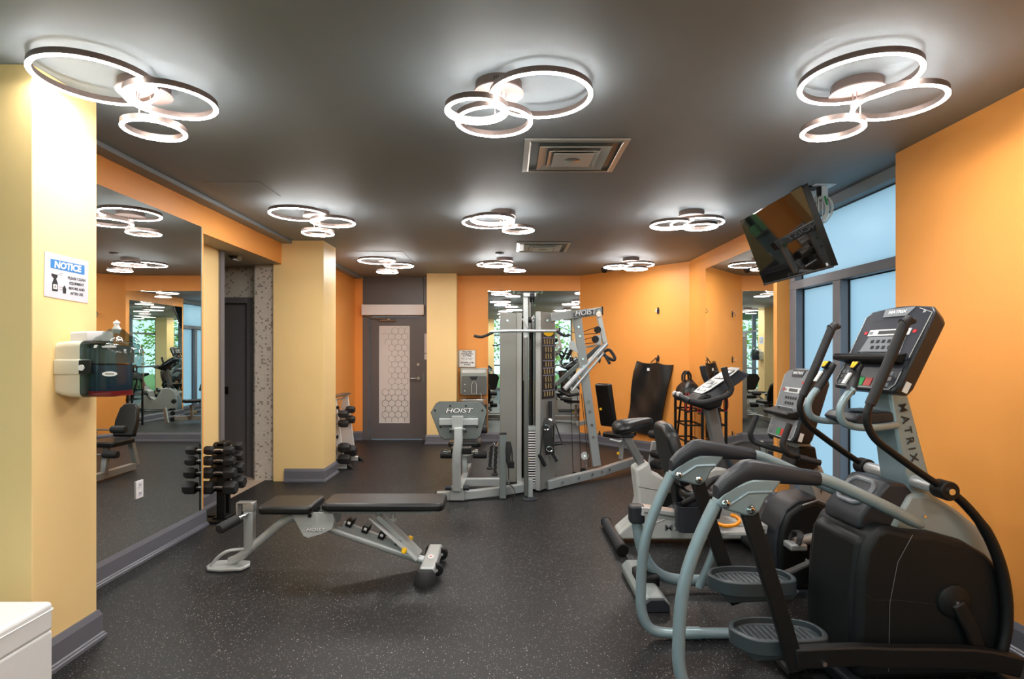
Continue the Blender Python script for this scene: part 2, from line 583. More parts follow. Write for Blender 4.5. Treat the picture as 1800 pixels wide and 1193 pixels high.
baseboard('baseboard_left', [(-2.89, 4.93), (XL, 4.93), (XL, 2.985)])
baseboard('baseboard_alcove', [(-2.91, 5.72), (-2.91, 4.93)])
baseboard('baseboard_pillar_near', [(XL, 2.985), (-2.158, 2.985), (-2.158, 2.58), (XL, 2.58)])
baseboard('baseboard_pillar_far', [(XL, 7.10), (-2.15, 7.10), (-2.15, 6.635), (-2.605, 6.635)])
baseboard('baseboard_left_rear', [(-2.505, 9.80), (XL, 9.80), (XL, 7.10)])
baseboard('baseboard_back', [(XR, 5.50), (XR, 8.16), (A0.x, A0.y), (-0.848, 9.65), (-0.848, 9.375), (-1.34, 9.375), (-1.34, 9.8)])
baseboard('baseboard_right', [(2.75, 3.743), (2.75, 5.50), (XR, 5.50)])
baseboard('baseboard_right_front', [(2.55, RY), (2.55, 3.743), (2.75, 3.743)])

# entrance door in the back wall
d1 = holder('door_1', (-1.93, 9.84, 0))
fr = MB(); fr.box(-2.505, -2.392, 9.80, 10.0, 0, 2.205); fr.box(-1.478, -1.33, 9.80, 10.0, 0, 2.205); fr.box(-2.392, -1.478, 9.80, 10.0, 2.125, 2.20)
build('door_frame', fr, 'door_paint', d1)
build('over_panel', bx(-2.505, -1.46, 9.815, 10.0, 2.20, CEIL), 'door_paint', d1)
build('over_panel_strip', bx(-1.452, -1.33, 9.81, 10.0, 2.20, CEIL), 'door_paint', d1)
leaf = MB()
GX0, GX1, GZ0, GZ1 = -2.235, -1.70, 0.285, 1.97
leaf.box(-2.386, GX0, 9.845, 9.89, 0.008, 2.12); leaf.box(GX1, -1.484, 9.845, 9.89, 0.008, 2.12)
leaf.box(GX0, GX1, 9.845, 9.89, 0.008, GZ0); leaf.box(GX0, GX1, 9.845, 9.89, GZ1, 2.12)
lf = build('leaf', leaf, 'door_paint', d1)
build('pane', bx(GX0, GX1, 9.858, 9.872, GZ0, GZ1), 'frosted_door', d1)
hexm = MB(); R = 0.075; rnd = random.Random(4)


def hexline(cx, cz, r, w, keep=1.0):
    pts = [(cx + r * math.sin(math.radians(60 * i)), cz + r * math.cos(math.radians(60 * i))) for i in range(6)]
    for i in range(6):
        a, b = pts[i], pts[(i + 1) % 6]
        if rnd.random() > keep: continue
        if min(a[0], b[0]) < GX0 + .004 or max(a[0], b[0]) > GX1 - .004 or min(a[1], b[1]) < GZ0 + .004 or max(a[1], b[1]) > GZ1 - .004: continue
        d = Vector((b[0] - a[0], b[1] - a[1])).normalized(); q = Vector((-d.y, d.x)) * w / 2
        hexm.add([(a[0] - q.x, 9.8575, a[1] - q.y), (b[0] - q.x, 9.8575, b[1] - q.y), (b[0] + q.x, 9.8575, b[1] + q.y), (a[0] + q.x, 9.8575, a[1] + q.y),
                  (a[0] - q.x, 9.8565, a[1] - q.y), (b[0] - q.x, 9.8565, b[1] - q.y), (b[0] + q.x, 9.8565, b[1] + q.y), (a[0] + q.x, 9.8565, a[1] + q.y)],
                 [(0, 1, 2, 3), (4, 7, 6, 5), (0, 4, 5, 1), (1, 5, 6, 2), (2, 6, 7, 3), (3, 7, 4, 0)])


row = 0; z = GZ0 + 0.05
while z < GZ1:
    x = GX0 + (0.0 if row % 2 else 0.055)
    while x < GX1 + .05:
        low = z < GZ0 + 0.62
        if low or x > GX0 + 0.2 or z > GZ1 - 0.32:
            hexline(x, z, 0.064, 0.006 if low else 0.005, 1.0 if low or x > GX0 + .22 else 0.35)
        x += 0.111
    z += 0.0965; row += 1
build('hexagon_film', hexm, 'film_line', d1, smooth=False)
op = bx(-2.50, -1.437, 9.70, 9.81, 2.145, 2.325)
build('door_operator', op, 'white_plastic', d1, 0.004)
arm = MB(); arm.tube([(-2.44, 9.76, 2.14), (-2.33, 9.77, 2.105), (-2.06, 9.79, 2.085)], 0.009, 8); arm.tube([(-2.21, 9.80, 2.06), (-1.93, 9.80, 2.06)], 0.016, 8); arm.box(-2.08, -2.04, 9.79, 9.845, 2.05, 2.09)
build('closer_arm', arm, 'steel', d1)
hd = MB(); hd.cyl((-1.545, 9.845, 1.06), (-1.545, 9.80, 1.06), 0.028); hd.tube([(-1.545, 9.80, 1.06), (-1.58, 9.785, 1.06), (-1.68, 9.785, 1.06)], 0.011, 10)
build('lever_handle', hd, 'steel', d1)
build('lock_cylinder', MB().cyl((-1.552, 9.846, 1.30), (-1.552, 9.825, 1.30), 0.024), 'steel', d1)
for zz in (0.28, 1.06, 1.90):
    build('hinge', MB().cyl((-2.39, 9.838, zz - .06), (-2.39, 9.838, zz + .06), 0.011, n=8), 'door_paint', d1)
build('strike_plate', bx(-1.474, -1.44, 9.795, 9.801, 1.0, 1.16), 'dark_steel', d1)
np_ = build('wall_notice', bx(-1.44, -1.37, 9.792, 9.799, 1.50, 1.83), 'paper')
tag(np_, 'narrow paper notice taped to the door frame', 'notice')
np2 = build('wall_notice', bx(-1.44, -1.37, 9.792, 9.799, 1.385, 1.485), 'paper')
tag(np2, 'small paper note below the narrow notice on the door frame', 'notice')

# mirrors
mr = thing('wall_mirror', 'tall frameless mirror with a power outlet on the orange wall beside the near yellow pillar', 'mirror', (XL + .005, 3.9, .15))
build('glass', bx(XL - .001, XL + .006, 2.99, 4.885, .152, 2.583), 'mirror', mr, smooth=False)
build('edge_strip', bx(XL - .001, XL + .008, 4.885, 4.893, .152, 2.583), 'mirror_edge', mr, smooth=False)
ol = thing('power_outlet', 'white duplex power outlet set into the tall mirror', 'outlet', (XL + .008, 4.06, .47))
build('plate', bx(XL + .006, XL + .013, 4.02, 4.10, .465, .59), 'white_plastic', ol, .002)
for zz in (.497, .557):
    soc = build('socket', bx(XL + .012, XL + .016, 4.043, 4.077, zz - .018, zz + .018), 'paper', ol, .003)
    for yy in (4.053, 4.067): build('slot', bx(XL + .0155, XL + .0165, yy - .002, yy + .002, zz - .004, zz + .008), 'print_black', soc)
mr = thing('wall_mirror', 'frameless mirror on the back wall behind the multi gym', 'mirror', (.44, 9.645, .15))
build('glass', bx(-.338, 1.212, 9.642, 9.651, .152, 2.552), 'mirror', mr, smooth=False)
mr = thing('wall_mirror', 'frameless mirror under the hanging television, next to the frosted windows', 'mirror', (XR - .005, 6.5, .15))
build('glass', bx(XR - .006, XR + .001, 5.56, 7.47, .152, 2.605), 'mirror', mr, smooth=False)

# frosted window on the right
w1 = holder('window_1', (2.78, 4.6, .14))
PX = 2.80
fm = MB(); fm.box(2.72, 2.84, 3.70, 5.50, .10, .17); build('sill', fm, 'frame_metal', w1, .004)
build('header', bx(2.70, 2.90, 3.70, 5.50, 2.725, CEIL), 'ceiling_paint', w1, .004)
build('transom', bx(2.72, 2.84, 3.70, 5.50, 2.10, 2.18), 'frame_metal', w1, .004)
build('upper_mullion', bx(2.72, 2.84, 5.40, 5.50, 2.18, 2.725), 'frame_metal', w1, .004)
for y0, y1 in ((5.38, 5.50), (4.66, 4.77), (3.66, 3.78)):
    build('mullion', bx(2.72, 2.84, y0, y1, .17, 2.10), 'frame_metal', w1, .004)
for y0, y1, z0, z1 in ((4.77, 5.38, .17, 2.10), (3.74, 4.66, .17, 2.10), (3.74, 5.40, 2.18, 2.725)):
    pn = build('pane', bx(PX, PX + .006, y0 - .005, y1 + .005, z0 - .005, z1 + .005), 'frosted', w1, smooth=False)
    g = MB(); t = .008
    g.box(PX - .012, PX, y0, y0 + t, z0, z1); g.box(PX - .012, PX, y1 - t, y1, z0, z1); g.box(PX - .012, PX, y0, y1, z0, z0 + t); g.box(PX - .012, PX, y0, y1, z1 - t, z1)
    build('gasket', g, 'black', pn)
struct('wall_sill', bx(2.75, 2.95, 3.743, 5.50, -.02, .10), 'grey_paint')

# rear window wall behind the camera (seen in the mirrors)
w2 = holder('window_rear_offscreen', (0, RY, 0))
cols = [-2.64, -1.35, -.05, 1.25, 2.55]
for x in cols: build('mullion', bx(x - .03, x + .03, RY - .06, RY + .06, .1, CEIL), 'frame_metal', w2)
build('sill', bx(-2.64, 2.55, RY - .06, RY + .06, 0, .1), 'frame_metal', w2)
for z0 in (1.0, 2.2):
    build('transom', bx(-2.64, 2.55, RY - .05, RY + .05, z0 - .03, z0 + .03), 'frame_metal', w2)
for a, b in zip(cols, cols[1:]):
    for z0, z1 in ((.1, .97), (1.03, 2.17), (2.23, CEIL)):
        build('pane', bx(a + .03, b - .03, RY - .004, RY + .004, z0, z1), 'window_glass', w2, smooth=False)
struct('wall_pillar_rear', bx(-1.0, -.55, RY + .35, RY + .8, 0, CEIL), 'yellow')
# window wall on the left of the part behind the camera
w3 = holder('window_left_offscreen', (XL - .1, -.6, 0))
rows_y = [-3.6, -2.1, -.6, .95, 2.5]
for y in rows_y: build('mullion', bx(XL - .16, XL - .04, y - .03, y + .03, .1, CEIL), 'frame_metal', w3)
build('sill', bx(XL - .16, XL - .04, RY, 2.56, 0, .1), 'frame_metal', w3)
for z0 in (1.0, 2.2):
    build('transom', bx(XL - .15, XL - .05, RY, 2.56, z0 - .03, z0 + .03), 'frame_metal', w3)
for a, b in zip(rows_y, rows_y[1:]):
    for z0, z1 in ((.1, .97), (1.03, 2.17), (2.23, CEIL)):
        build('pane', bx(XL - .104, XL - .096, a + .03, b - .03, z0, z1), 'window_glass', w3, smooth=False)
struct('wall_pillar_side', bx(XL, XL + .42, -2.3, -1.85, 0, CEIL), 'yellow')
struct('ground', MB().prism([(-16, -22), (14, -22), (14, RY - .06), (XL - .16, RY - .06), (XL - .16, 2.6), (-16, 2.6)], -.3, -.05, 'z'), 'grass')


def tree(x, y, h, r, seed, label):
    rn = random.Random(seed)
    t = thing('tree', label, 'tree', (x, y, -.05), 'trees outside the rear windows')
    tr = MB(); tr.tube(spline([(x, y, -.05), (x + .05, y, h * .3), (x - .05, y + .05, h * .55), (x, y, h * .8)], 4), [.09 - .06 * i / 12 for i in range(13)], 8)
    build('trunk', tr, 'bark', t)
    cr = MB()
    for _ in range(1000):
        a = rn.uniform(0, 6.283); u = rn.uniform(-1, 1); q = r * rn.random() ** .45
        c = Vector((x + q * math.cos(a) * math.sqrt(1 - u * u), y + q * math.sin(a) * math.sqrt(1 - u * u), h * .58 + q * u * 1.35))
        d = Vector((rn.uniform(-1, 1), rn.uniform(-1, 1), rn.uniform(-1, .4))).normalized() * rn.uniform(.07, .13)
        s_ = d.orthogonal().normalized() * d.length * .5; n_ = d.cross(s_).normalized() * .02
        cr.add([c - d, c - s_ + n_, c + d, c + s_ + n_], [(0, 1, 2), (0, 2, 3)])
    build('crown', cr, 'leaf', t, smooth=False, kind='stuff')


for i, (x, y, h, r) in enumerate(((-5.0, -6.6, 3.6, 1.4), (-1.7, -7.4, 3.8, 1.45), (1.5, -6.9, 3.4, 1.4), (4.8, -7.4, 4.0, 1.5), (-5.9, -3.0, 3.6, 1.35), (-5.7, .2, 3.8, 1.4))):
    tree(x, y, h, r, i, 'leafy green tree on the lawn outside the rear windows')

# ------------------------------------------------------------------ ceiling lights
def ring_profile(R, w, z0, z1):
    return [(R - w / 2, z0), (R + w / 2, z0), (R + w / 2, z1), (R - w / 2, z1)]


def make_light():
    t = thing('ceiling_light', 'ceiling light of three glowing rings under a round bronze canopy', 'ceiling light', (0, 0, 0), 'three-ring ceiling lights')
    cp = build('canopy', MB().lathe([(.113, 0), (.113, -.044), (.105, -.0445), (0.0001, -.0445)], n=40), 'bronze', t)
    for k in (-1, 0, 1):
        a = math.radians(-90 + k * 5)
        build('slot', MB(Matrix.Translation((.1135 * math.cos(a), .1135 * math.sin(a), -.022)) @ Matrix.Rotation(a, 4, 'Z')).box(-.001, .001, -.0025, .0025, -.008, .008), 'print_black', cp)
    build('flange', MB().lathe([(.0001, -.044), (.122, -.044), (.122, -.050), (.0001, -.050)], n=40), 'rose_metal', t)
    for R, dist, ang, drop in ((.25, .205, 0, .072), (.20, .175, 104, .118), (.15, .14, 228, .176)):
        a = math.radians(ang); c = Vector((dist * math.cos(a), dist * math.sin(a), -drop))
        rg = build('ring', MB().lathe(ring_profile(R - .011, .0185, 0.028, .0), c, 64, True), 'bronze', t)
        build('diffuser', MB().lathe([(R - .0213, 0), (R - .0213, -.0018), (R - .0185, -.0042), (R - .0035, -.0042), (R - .0007, -.0018), (R - .0007, 0)], c, 64, True), 'lamp', rg)
        base = math.atan2(-c.y, -c.x)
        for k in (-.35, .35):
            q = Vector((c.x + (R - .011) * math.cos(base + k * .5), c.y + (R - .011) * math.sin(base + k * .5), 0))
            if q.xy.length > .115: q2 = q.copy(); q2.xy = q.xy * (.11 / q.xy.length)
            else: q2 = q
            build('rod', MB().tube([(q2.x, q2.y, -.049), (q2.x, q2.y, -.055), (q.x, q.y, -drop + .02), (q.x, q.y, -drop + .012)], .0028, 6), 'rose_metal', t)
    return t


light = make_light()
spots = []
for r_, (yy, rots) in enumerate(((2.77, (237, -5, 240)), (5.27, (237, 134, 58)), (7.86, (237, 134, 58)), (.25, (237, 2, 240)), (-2.2, (237, 134, 58)))):
    for x_, rot in zip((-1.77, -.045, 1.70), rots): spots.append((x_, yy, rot))
spots[6] = (-1.66, 7.86, 237)
LP = ['beside the near yellow pillar', 'next to the front steel air diffuser', 'above the elliptical trainer', 'over the black dumbbell rack and alcove opening', 'between the two steel air diffusers', 'beside the hanging television', 'in front of the entrance door', 'under the small dark ceiling disc by the multi gym', 'in front of the angled orange wall']
for i, (x, y, rot) in enumerate(spots):
    o = light if i == 0 else copy_tree(light)
    if i < 9: o['label'] = 'ceiling light of three glowing rings ' + LP[i]
    else:
        o.name = 'ceiling_light_offscreen'              # lamps behind the camera that the photo's mirrors show
        o['label'] = 'ceiling light of three glowing rings between the side windows and the front orange wall'
    o.location = (x, y, CEIL); o.rotation_euler = (0, 0, math.radians(rot))


# ceiling diffusers, detector, hatch
def vent(x0, x1, y0, y1, label):
    t = thing('ceiling_vent', label, 'vent', ((x0 + x1) / 2, (y0 + y1) / 2, CEIL - .012))
    cx, cyy = (x0 + x1) / 2, (y0 + y1) / 2; hx, hy = (x1 - x0) / 2, (y1 - y0) / 2

    def sq(name, a, b, za, zb, m, th=.003):
        mb = MB(); vs = []
        for s_, z in ((a, za), (b, zb), (b, zb + th), (a, za + th)):
            vs += [(cx + i * hx * s_, cyy + j * hy * s_, z) for i, j in ((-1, -1), (1, -1), (1, 1), (-1, 1))]
        fs = []
        for k in range(4):
            l = (k + 1) % 4
            for i in range(4): fs.append((k * 4 + i, k * 4 + (i + 1) % 4, l * 4 + (i + 1) % 4, l * 4 + i))
        mb.add(vs, fs)
        return build(name, mb, m, t, smooth=False)
    z = CEIL
    sq('frame', 1.0, .90, z - .010, z - .010, 'vent_metal')
    sq('inner_lip', .90, .87, z - .012, z - .018, 'steel')
    sq('louver', .86, .70, z - .002, z - .0025, 'dark_steel')
    sq('louver', .70, .52, z - .024, z - .008, 'vent_metal')
    sq('louver', .50, .40, z - .030, z - .014, 'vent_metal')
    build('centre_plate', bx(cx - hx * .40, cx + hx * .40, cyy - hy * .40, cyy + hy * .40, z - .034, z - .030), 'vent_metal', t, .001)
    build('dial', MB().lathe([(.0001, z - .037), (.05, z - .037), (.055, z - .034), (.055, z - .03)], (cx, cyy, 0), 28), 'steel', t)


vent(.102, .748, 3.462, 4.094, 'square steel air diffuser in the ceiling near the front ring lights')
vent(.103, .748, 6.72, 7.348, 'square steel air diffuser in the ceiling above the multi gym')
sd = build('smoke_detector', MB().lathe([(.0001, CEIL - .02), (.04, CEIL - .02), (.055, CEIL - .012), (.058, CEIL)], (-.11, 7.45, 0), 24), 'charcoal')
tag(sd, 'small round dark disc on the ceiling behind the middle ring light', 'detector')
dm = thing('ceiling_dome', 'small dark dome under the ceiling by the angled orange wall', 'sensor', (1.49, 8.8, CEIL))
build('base', MB().lathe([(.055, CEIL), (.055, CEIL - .025), (.0001, CEIL - .025)], (1.49, 8.8, 0), 20), 'charcoal', dm)
build('bulb', MB().lathe([(.045, CEIL - .025), (.042, CEIL - .05), (.028, CEIL - .07), (.0001, CEIL - .078)], (1.49, 8.8, 0), 20), 'black', dm)
hp = build('access_hatch', bx(-1.95, -1.36, 7.32, 8.3, CEIL - .004, CEIL + .001), 'ceiling_paint')
tag(hp, 'flush dark grey access hatch in the ceiling near the entrance door', 'hatch')
hp = build('access_hatch', bx(-2.33, -1.90, 4.35, 4.75, CEIL - .004, CEIL + .001), 'ceiling_paint')
tag(hp, 'flush dark grey access hatch in the ceiling near the mirror wall', 'hatch')
al = thing('ceiling_sensor', 'small dark wedge-shaped device with a pale lens under the alcove soffit', 'sensor', (-2.86, 6.1, 2.5))
c0 = P(414, 448, 6.1)
build('body', MB().prism([(c0.x - .06, 2.536), (c0.x + .055, 2.536), (c0.x + .04, 2.49), (c0.x - .01, 2.484)], 6.05, 6.15, 'y'), 'dark_steel', al, .004)
build('lens', bx(c0.x - .004, c0.x + .036, 6.046, 6.12, 2.486, 2.502), 'white_plastic', al, .002)

# ------------------------------------------------------------------ adjustable weight bench
def hoist_logo(parent, O, u, v, size, m_txt='white', m_bg='print_black', shadow=True):
    M = frame(O, u, v)
    if shadow:
        text('logo_shadow', 'HOIST', size, M @ Matrix.Translation((-.07 * size, -.07 * size, 0)), m_bg, parent, 1.5, .25, size * .055, .0004)
    text('logo', 'HOIST', size, M @ Matrix.Translation((0, 0, .0014)), m_txt, parent, 1.5, .25, size * .016, .0004)


BY = 3.97
bn = thing('weight_bench', 'adjustable weight bench with black pads and grey frame standing on the open floor', 'bench', (-1.25, BY, 0))
sp = MB().prism(rrect(-1.69, -1.325, BY - .16, BY + .17, .045), .412, .468, 'z')
seat = build('seat_pad', sp, 'vinyl', bn, .018, seg=3)
seat_M = Matrix.Translation((-1.325, 0, .45)) @ Matrix.Rotation(math.radians(2), 4, 'Y') @ Matrix.Translation((1.325, 0, -.45))
build('back_pad', MB().prism([(x, y) for x, y in rrect(-1.265, -.435, BY - .15, BY + .15, .05)], .428, .486, 'z'), 'vinyl', bn, .02, seg=3)
build('seat_plate', bx(-1.64, -1.36, BY - .1, BY + .1, .398, .412), 'hoist_grey', bn)
build('back_support', bx(-1.20, -.53, BY - .09, BY + .09, .405, .428), 'hoist_grey', bn, .004)
pegb = MB().cyl((-.80, BY, .405), (-.80, BY, .335), .014); pegb.cyl((-.80, BY, .338), (-.80, BY, .330), .022)
build('stop_peg', pegb, 'hoist_light', bn)
ft = MB().tube(spline([(-1.94, BY, .045), (-1.86, BY, .085), (-1.70, BY, .215), (-1.575, BY, .32), (-1.50, BY, .352), (-1.38, BY, .362)], 5), .03, 14)
build('front_leg', ft, 'hoist_light', bn)
pl = MB().prism([(-2.09, BY - .03), (-2.06, BY - .075), (-1.97, BY - .09), (-1.83, BY - .07), (-1.80, BY), (-1.83, BY + .07), (-1.97, BY + .09), (-2.06, BY + .075), (-2.09, BY + .03)], .004, .028, 'z')
fp = build('front_foot', pl, 'hoist_light', bn, .008)
build('rubber_sole', MB().prism([(-2.095, BY - .03), (-2.06, BY - .08), (-1.97, BY - .095), (-1.82, BY - .07), (-1.82, BY + .07), (-1.97, BY + .095), (-2.06, BY + .08), (-2.095, BY + .03)], 0, .006, 'z'), 'rubber', fp)
build('foot_loop', MB().tube(spline([(-2.05, BY - .05, .03), (-2.0, BY - .05, .09), (-1.93, BY - .05, .135), (-1.83, BY - .02, .14)], 5), .011, 10), 'hoist_light', bn)
build('post', MB().box(-1.835, -1.77, BY - .03, BY + .03, .13, .398), 'hoist_grey', bn, .006)
bk = MB().box(-1.84, -1.765, BY - .028, BY + .028, .40, .455); bk.box(-1.885, -1.875, BY - .03, BY + .03, .36, .455); bk.box(-1.885, -1.765, BY - .03, BY + .03, .455, .462)
build('latch', bk, 'handle_steel', bn, .002)
ro = MB().cyl((-1.80, BY - .02, .385), (-1.87, BY - .19, .362), .012)
build('roller_rod', ro, 'chrome', bn)
a_, b_ = Vector((-1.835, 3.86, .372)), Vector((-1.88, 3.70, .352))
rol = MB(); d = (b_ - a_).normalized()
rol.lathe([(.0001, 0), (.026, .002), (.034, .012), (.034, .155), (.026, .168), (.0001, .17)], a_, 18, ax=d)
build('foam_roller', rol, 'rubber', bn)
rol = MB(); rol.lathe([(.0001, 0), (.026, .002), (.032, .012), (.032, .14), (.0001, .15)], (-1.735, BY + .05, .395), 16, ax=(0.1, 1, .05))
build('foam_roller', rol, 'rubber', bn)
Z = lambda zx, zy, Y: P(340 + zx / 3.913, 850 + zy / 3.913, Y)
poly = [Z(x, y, 3.88) for x, y in ((680, 215), (760, 192), (960, 200), (972, 250), (955, 310), (880, 345), (790, 372), (758, 358), (720, 290))]
for yy in (BY - .095, BY + .085):
    build('pivot_plate', MB().prism([(p.x, p.z) for p in poly], yy, yy + .008, 'y'), 'hoist_light', bn, .002)
build('pivot_bolt', MB().cyl((Z(800, 220, 3.87).x, BY - .105, Z(800, 220, 3.87).z), (Z(800, 220, 3.87).x, BY + .10, Z(800, 220, 3.87).z), .013), 'black', bn)
hoist_logo(bn, Vector((Z(835, 318, 3.87).x, BY - .097, Z(835, 318, 3.87).z)), (1, 0, 0), (0, 0, 1), .030)
build('rear_tube', MB().tube([(-1.30, BY, .30), (-1.217, BY, .268), (-.57, BY, .045)], .029, 14), 'hoist_light', bn)
up_ = MB(); up_.tube([(-1.25, BY, .42), (-1.22, BY, .27)], .03, rect=(.05, .05)); build('hinge_post', up_, 'hoist_light', bn, .004)
s0 = Vector((-1.15, BY, .30)); s1 = Vector((-.70, BY, .13))
build('ladder', MB().tube([s0, s1], .01, rect=(.035, .05)), 'hoist_grey', bn)
for q in (.10, .35, .60, .86):
    c = s0.lerp(s1, q); dd = (s1 - s0).normalized()
    M = frame(c + Vector((0, 0, .02)), dd, (0, 1, 0))
    pg = build('ladder_peg', MB(M).box(-.022, .022, -.05, .05, -.005, .045), 'black', bn, .005)
    build('peg_mark', MB(M).prism([(-.010, .018), (.010, .018), (.010, .036), (-.010, .036)], -.0515, -.0505, 'y'), 'white', pg)
for yy, dx in ((BY - .075, 0), (BY + .065, .01)):
    st = MB().tube([(-.945 + dx, yy, .375), (-.625 + dx, yy, .085)], .01, rect=(.012, .055), up=(0, 1, 0))
    build('strut', st, 'hoist_light', bn, .002)
st = MB().tube([(-.90, BY, .37), (-.62, BY, .10)], .01, rect=(.10, .03)); build('strut_web', st, 'hoist_grey', bn, .002)
for p in (Z(1448, 470, 3.86), Vector((-.70, BY + .085, .165))):
    kb = MB(); kb.lathe([(.0001, 0), (.016, .004), (.019, .02), (.016, .038), (.0001, .042)], p - Vector((0, .03, 0)), 14, ax=(.3, .2, .9)); build('knob', kb, 'yellow_plastic', bn)
tf = MB().tube([(-.53, BY - .25, .062), (-.53, BY + .21, .062)], .01, rect=(.10, .075)); build('rear_foot', tf, 'hoist_light', bn, .015)
em = MB(frame((-.53, BY - .06, .1005), (.1, -1, 0), (1, 0, 0))).lathe([(.0001, 0), (.03, 0), (.03, .0015), (.0001, .0016)], n=24, sx=1.3, sy=.7); build('badge', em, 'white', bn)
text('badge_mark', 'H', .03, frame((-.53, BY - .06, .1025), (0, -1, 0), (1, 0, 0)), 'button_red', bn, bold=.001)
for s_ in (-1, 1):
    y0 = BY - .02 + s_ * .25
    build('end_cap', MB().lathe([(.0001, .085), (.05, .085), (.068, .06), (.074, .02), (.074, .0)], (-.54, y0, 0), 22, sx=1.0, sy=.8), 'rubber', bn)
    wl = MB().cyl((-.475, y0 - s_ * .10 - .02, .055), (-.475, y0 - s_ * .10 + .02, .055), .042, n=20); w_ = build('wheel', wl, 'black', bn, .006)
    build('axle', MB().cyl((-.475, y0 - s_ * .10 - .026, .055), (-.475, y0 - s_ * .10 + .026, .055), .010), 'hoist_light', w_)

# ------------------------------------------------------------------ multi gym
mg = thing('multi_gym', 'grey multi-station cable gym with a weight stack in front of the back mirror', 'multi gym', (.2, 6.2, 0))
G = lambda zx, zy, Y: P(740 + zx / 2.9825, 490 + zy / 2.9825, Y)
bt = MB().tube([(-.725, 5.79, .045), (-.45, 5.80, .05), (-.05, 5.95, .06), (.22, 6.12, .06)], .01, rect=(.075, .085)); build('base_tube', bt, 'hoist_grey', mg, .006)
build('tube_cap', bx(-.735, -.723, 5.75, 5.83, .005, .088), 'black', mg)
build('base_tube', MB().tube([(-.50, 6.35, .06), (-.05, 6.35, .06)], .01, rect=(.075, .085)), 'hoist_grey', mg, .006)
build('base_tube', MB().tube([(-.50, 5.8, .06), (-.50, 7.25, .06)], .01, rect=(.07, .08)), 'hoist_grey', mg, .006)
build('base_tube', MB().tube([(.42, 6.22, .055), (1.08, 6.78, .075), (1.50, 7.15, .115), (1.72, 7.36, .13)], .01, rect=(.075, .095)), 'hoist_grey', mg, .006)
build('front_post', MB().box(-.088, -.018, 5.83, 5.90, .005, .665), 'hoist_plate', mg, .006)
build('post_cap', MB().box(-.09, -.016, 5.828, 5.902, .665, .675), 'black', mg)
# shrouds
build('shroud', MB().prism([(-.092, 6.38), (.095, 6.36), (.095, 6.72), (-.092, 6.72)], .05, 1.945, 'z'), 'shroud_grey', mg, .008)
build('shroud_edge', MB().prism([(.096, 6.36), (.15, 6.30), (.15, 6.34), (.096, 6.42)], .05, 1.945, 'z'), 'hoist_light', mg, .004)
build('shroud', MB().prism([(.347, 6.10), (.528, 6.37), (.528, 6.66), (.347, 6.66)], .02, 1.945, 'z'), 'shroud_grey', mg, .008)
build('shroud_edge', MB().prism([(.296, 6.125), (.346, 6.10), (.346, 6.16), (.296, 6.17)], .02, 1.945, 'z'), 'hoist_light', mg, .004)
for p in (G(453, 218, 6.375), G(662, 218, 6.2), G(665, 1060, 6.2)):
    build('shroud_bolt', MB().cyl((p.x, p.y, p.z), (p.x, p.y - .012, p.z), .012, n=10), 'chrome', mg)
build('stack_frame', MB().box(-.05, .52, 6.66, 6.74, 1.84, 1.93), 'hoist_grey', mg, .005)
build('stack_back', MB().box(.12, .34, 6.62, 6.66, .05, 1.93), 'black', mg)
build('stack_base', MB().box(.10, .34, 6.14, 6.40, .03, .10), 'hoist_grey', mg, .005)
build('mast', MB().box(.165, .215, 6.08, 6.16, 1.20, 2.13), 'hoist_light', mg, .004)
mk = MB().box(.225, .245, 6.10, 6.18, 1.72, 2.13); build('mast_strap', mk, 'dark_steel', mg)
for (zx, zy), r in (((580, 95), .055), ((572, 215), .03)):
    p = G(zx, zy, 6.1); pw = build('pulley', MB().cyl((p.x - .02, p.y, p.z), (p.x + .03, p.y, p.z), r, n=24), 'black', mg, .004)
    build('pulley_hub', MB().cyl((p.x - .025, p.y, p.z), (p.x + .035, p.y, p.z), r * .3, n=12), 'chrome', pw)
build('mast_head', MB().box(.165, .30, 6.06, 6.2, 2.10, 2.14), 'hoist_light', mg, .004)
for x in (.225, .285):
    build('guide_rod', MB().cyl((x, 6.24, .1), (x, 6.24, 1.92), .010, n=10), 'chrome', mg)
pm = MB().box(.195, .335, 6.17, 6.31, 0, .0235)
wp0 = None
for i in range(20):
    z0 = .105 + i * .0275
    o = build('weight_plate', MB().box(.195, .335, 6.17, 6.31, z0, z0 + .0235), 'black', mg, .003)
    build('plate_label', MB().box(.215, .315, 6.1675, 6.1695, z0 + .005, z0 + .019), 'white', o)
build('top_plate', MB().box(.19, .34, 6.165, 6.315, .655, .70), 'hoist_light', mg, .004)
build('stack_cable', MB().cyl((.255, 6.23, .70), (.255, 6.23, 2.05), .004, n=6), 'cable', mg)
pn = MB().cyl((.205, 6.19, .355), (.205, 6.12, .355), .012); pn.ball((.205, 6.115, .355), .020); build('selector_pin', pn, 'yellow_plastic', mg)
cm = MB().prism(rrect(.163, .208, .03, 1.665, .02), 5.82, 5.90, 'y'); build('pulley_column', cm, 'dark_steel', mg, .006)
build('column_foot', MB().lathe([(.0001, .02), (.06, .02), (.082, .008), (.082, 0)], (.222, 5.83, 0), 28), 'charcoal', mg)
build('column_sleeve', MB().box(.20, .255, 5.84, 5.92, .018, .20), 'hoist_grey', mg, .005)
ch = MB(); ch.tube([(.235, 6.0, 1.64), (.235, 6.0, .75)], .006, 6); build('cable_line', ch, 'cable', mg)
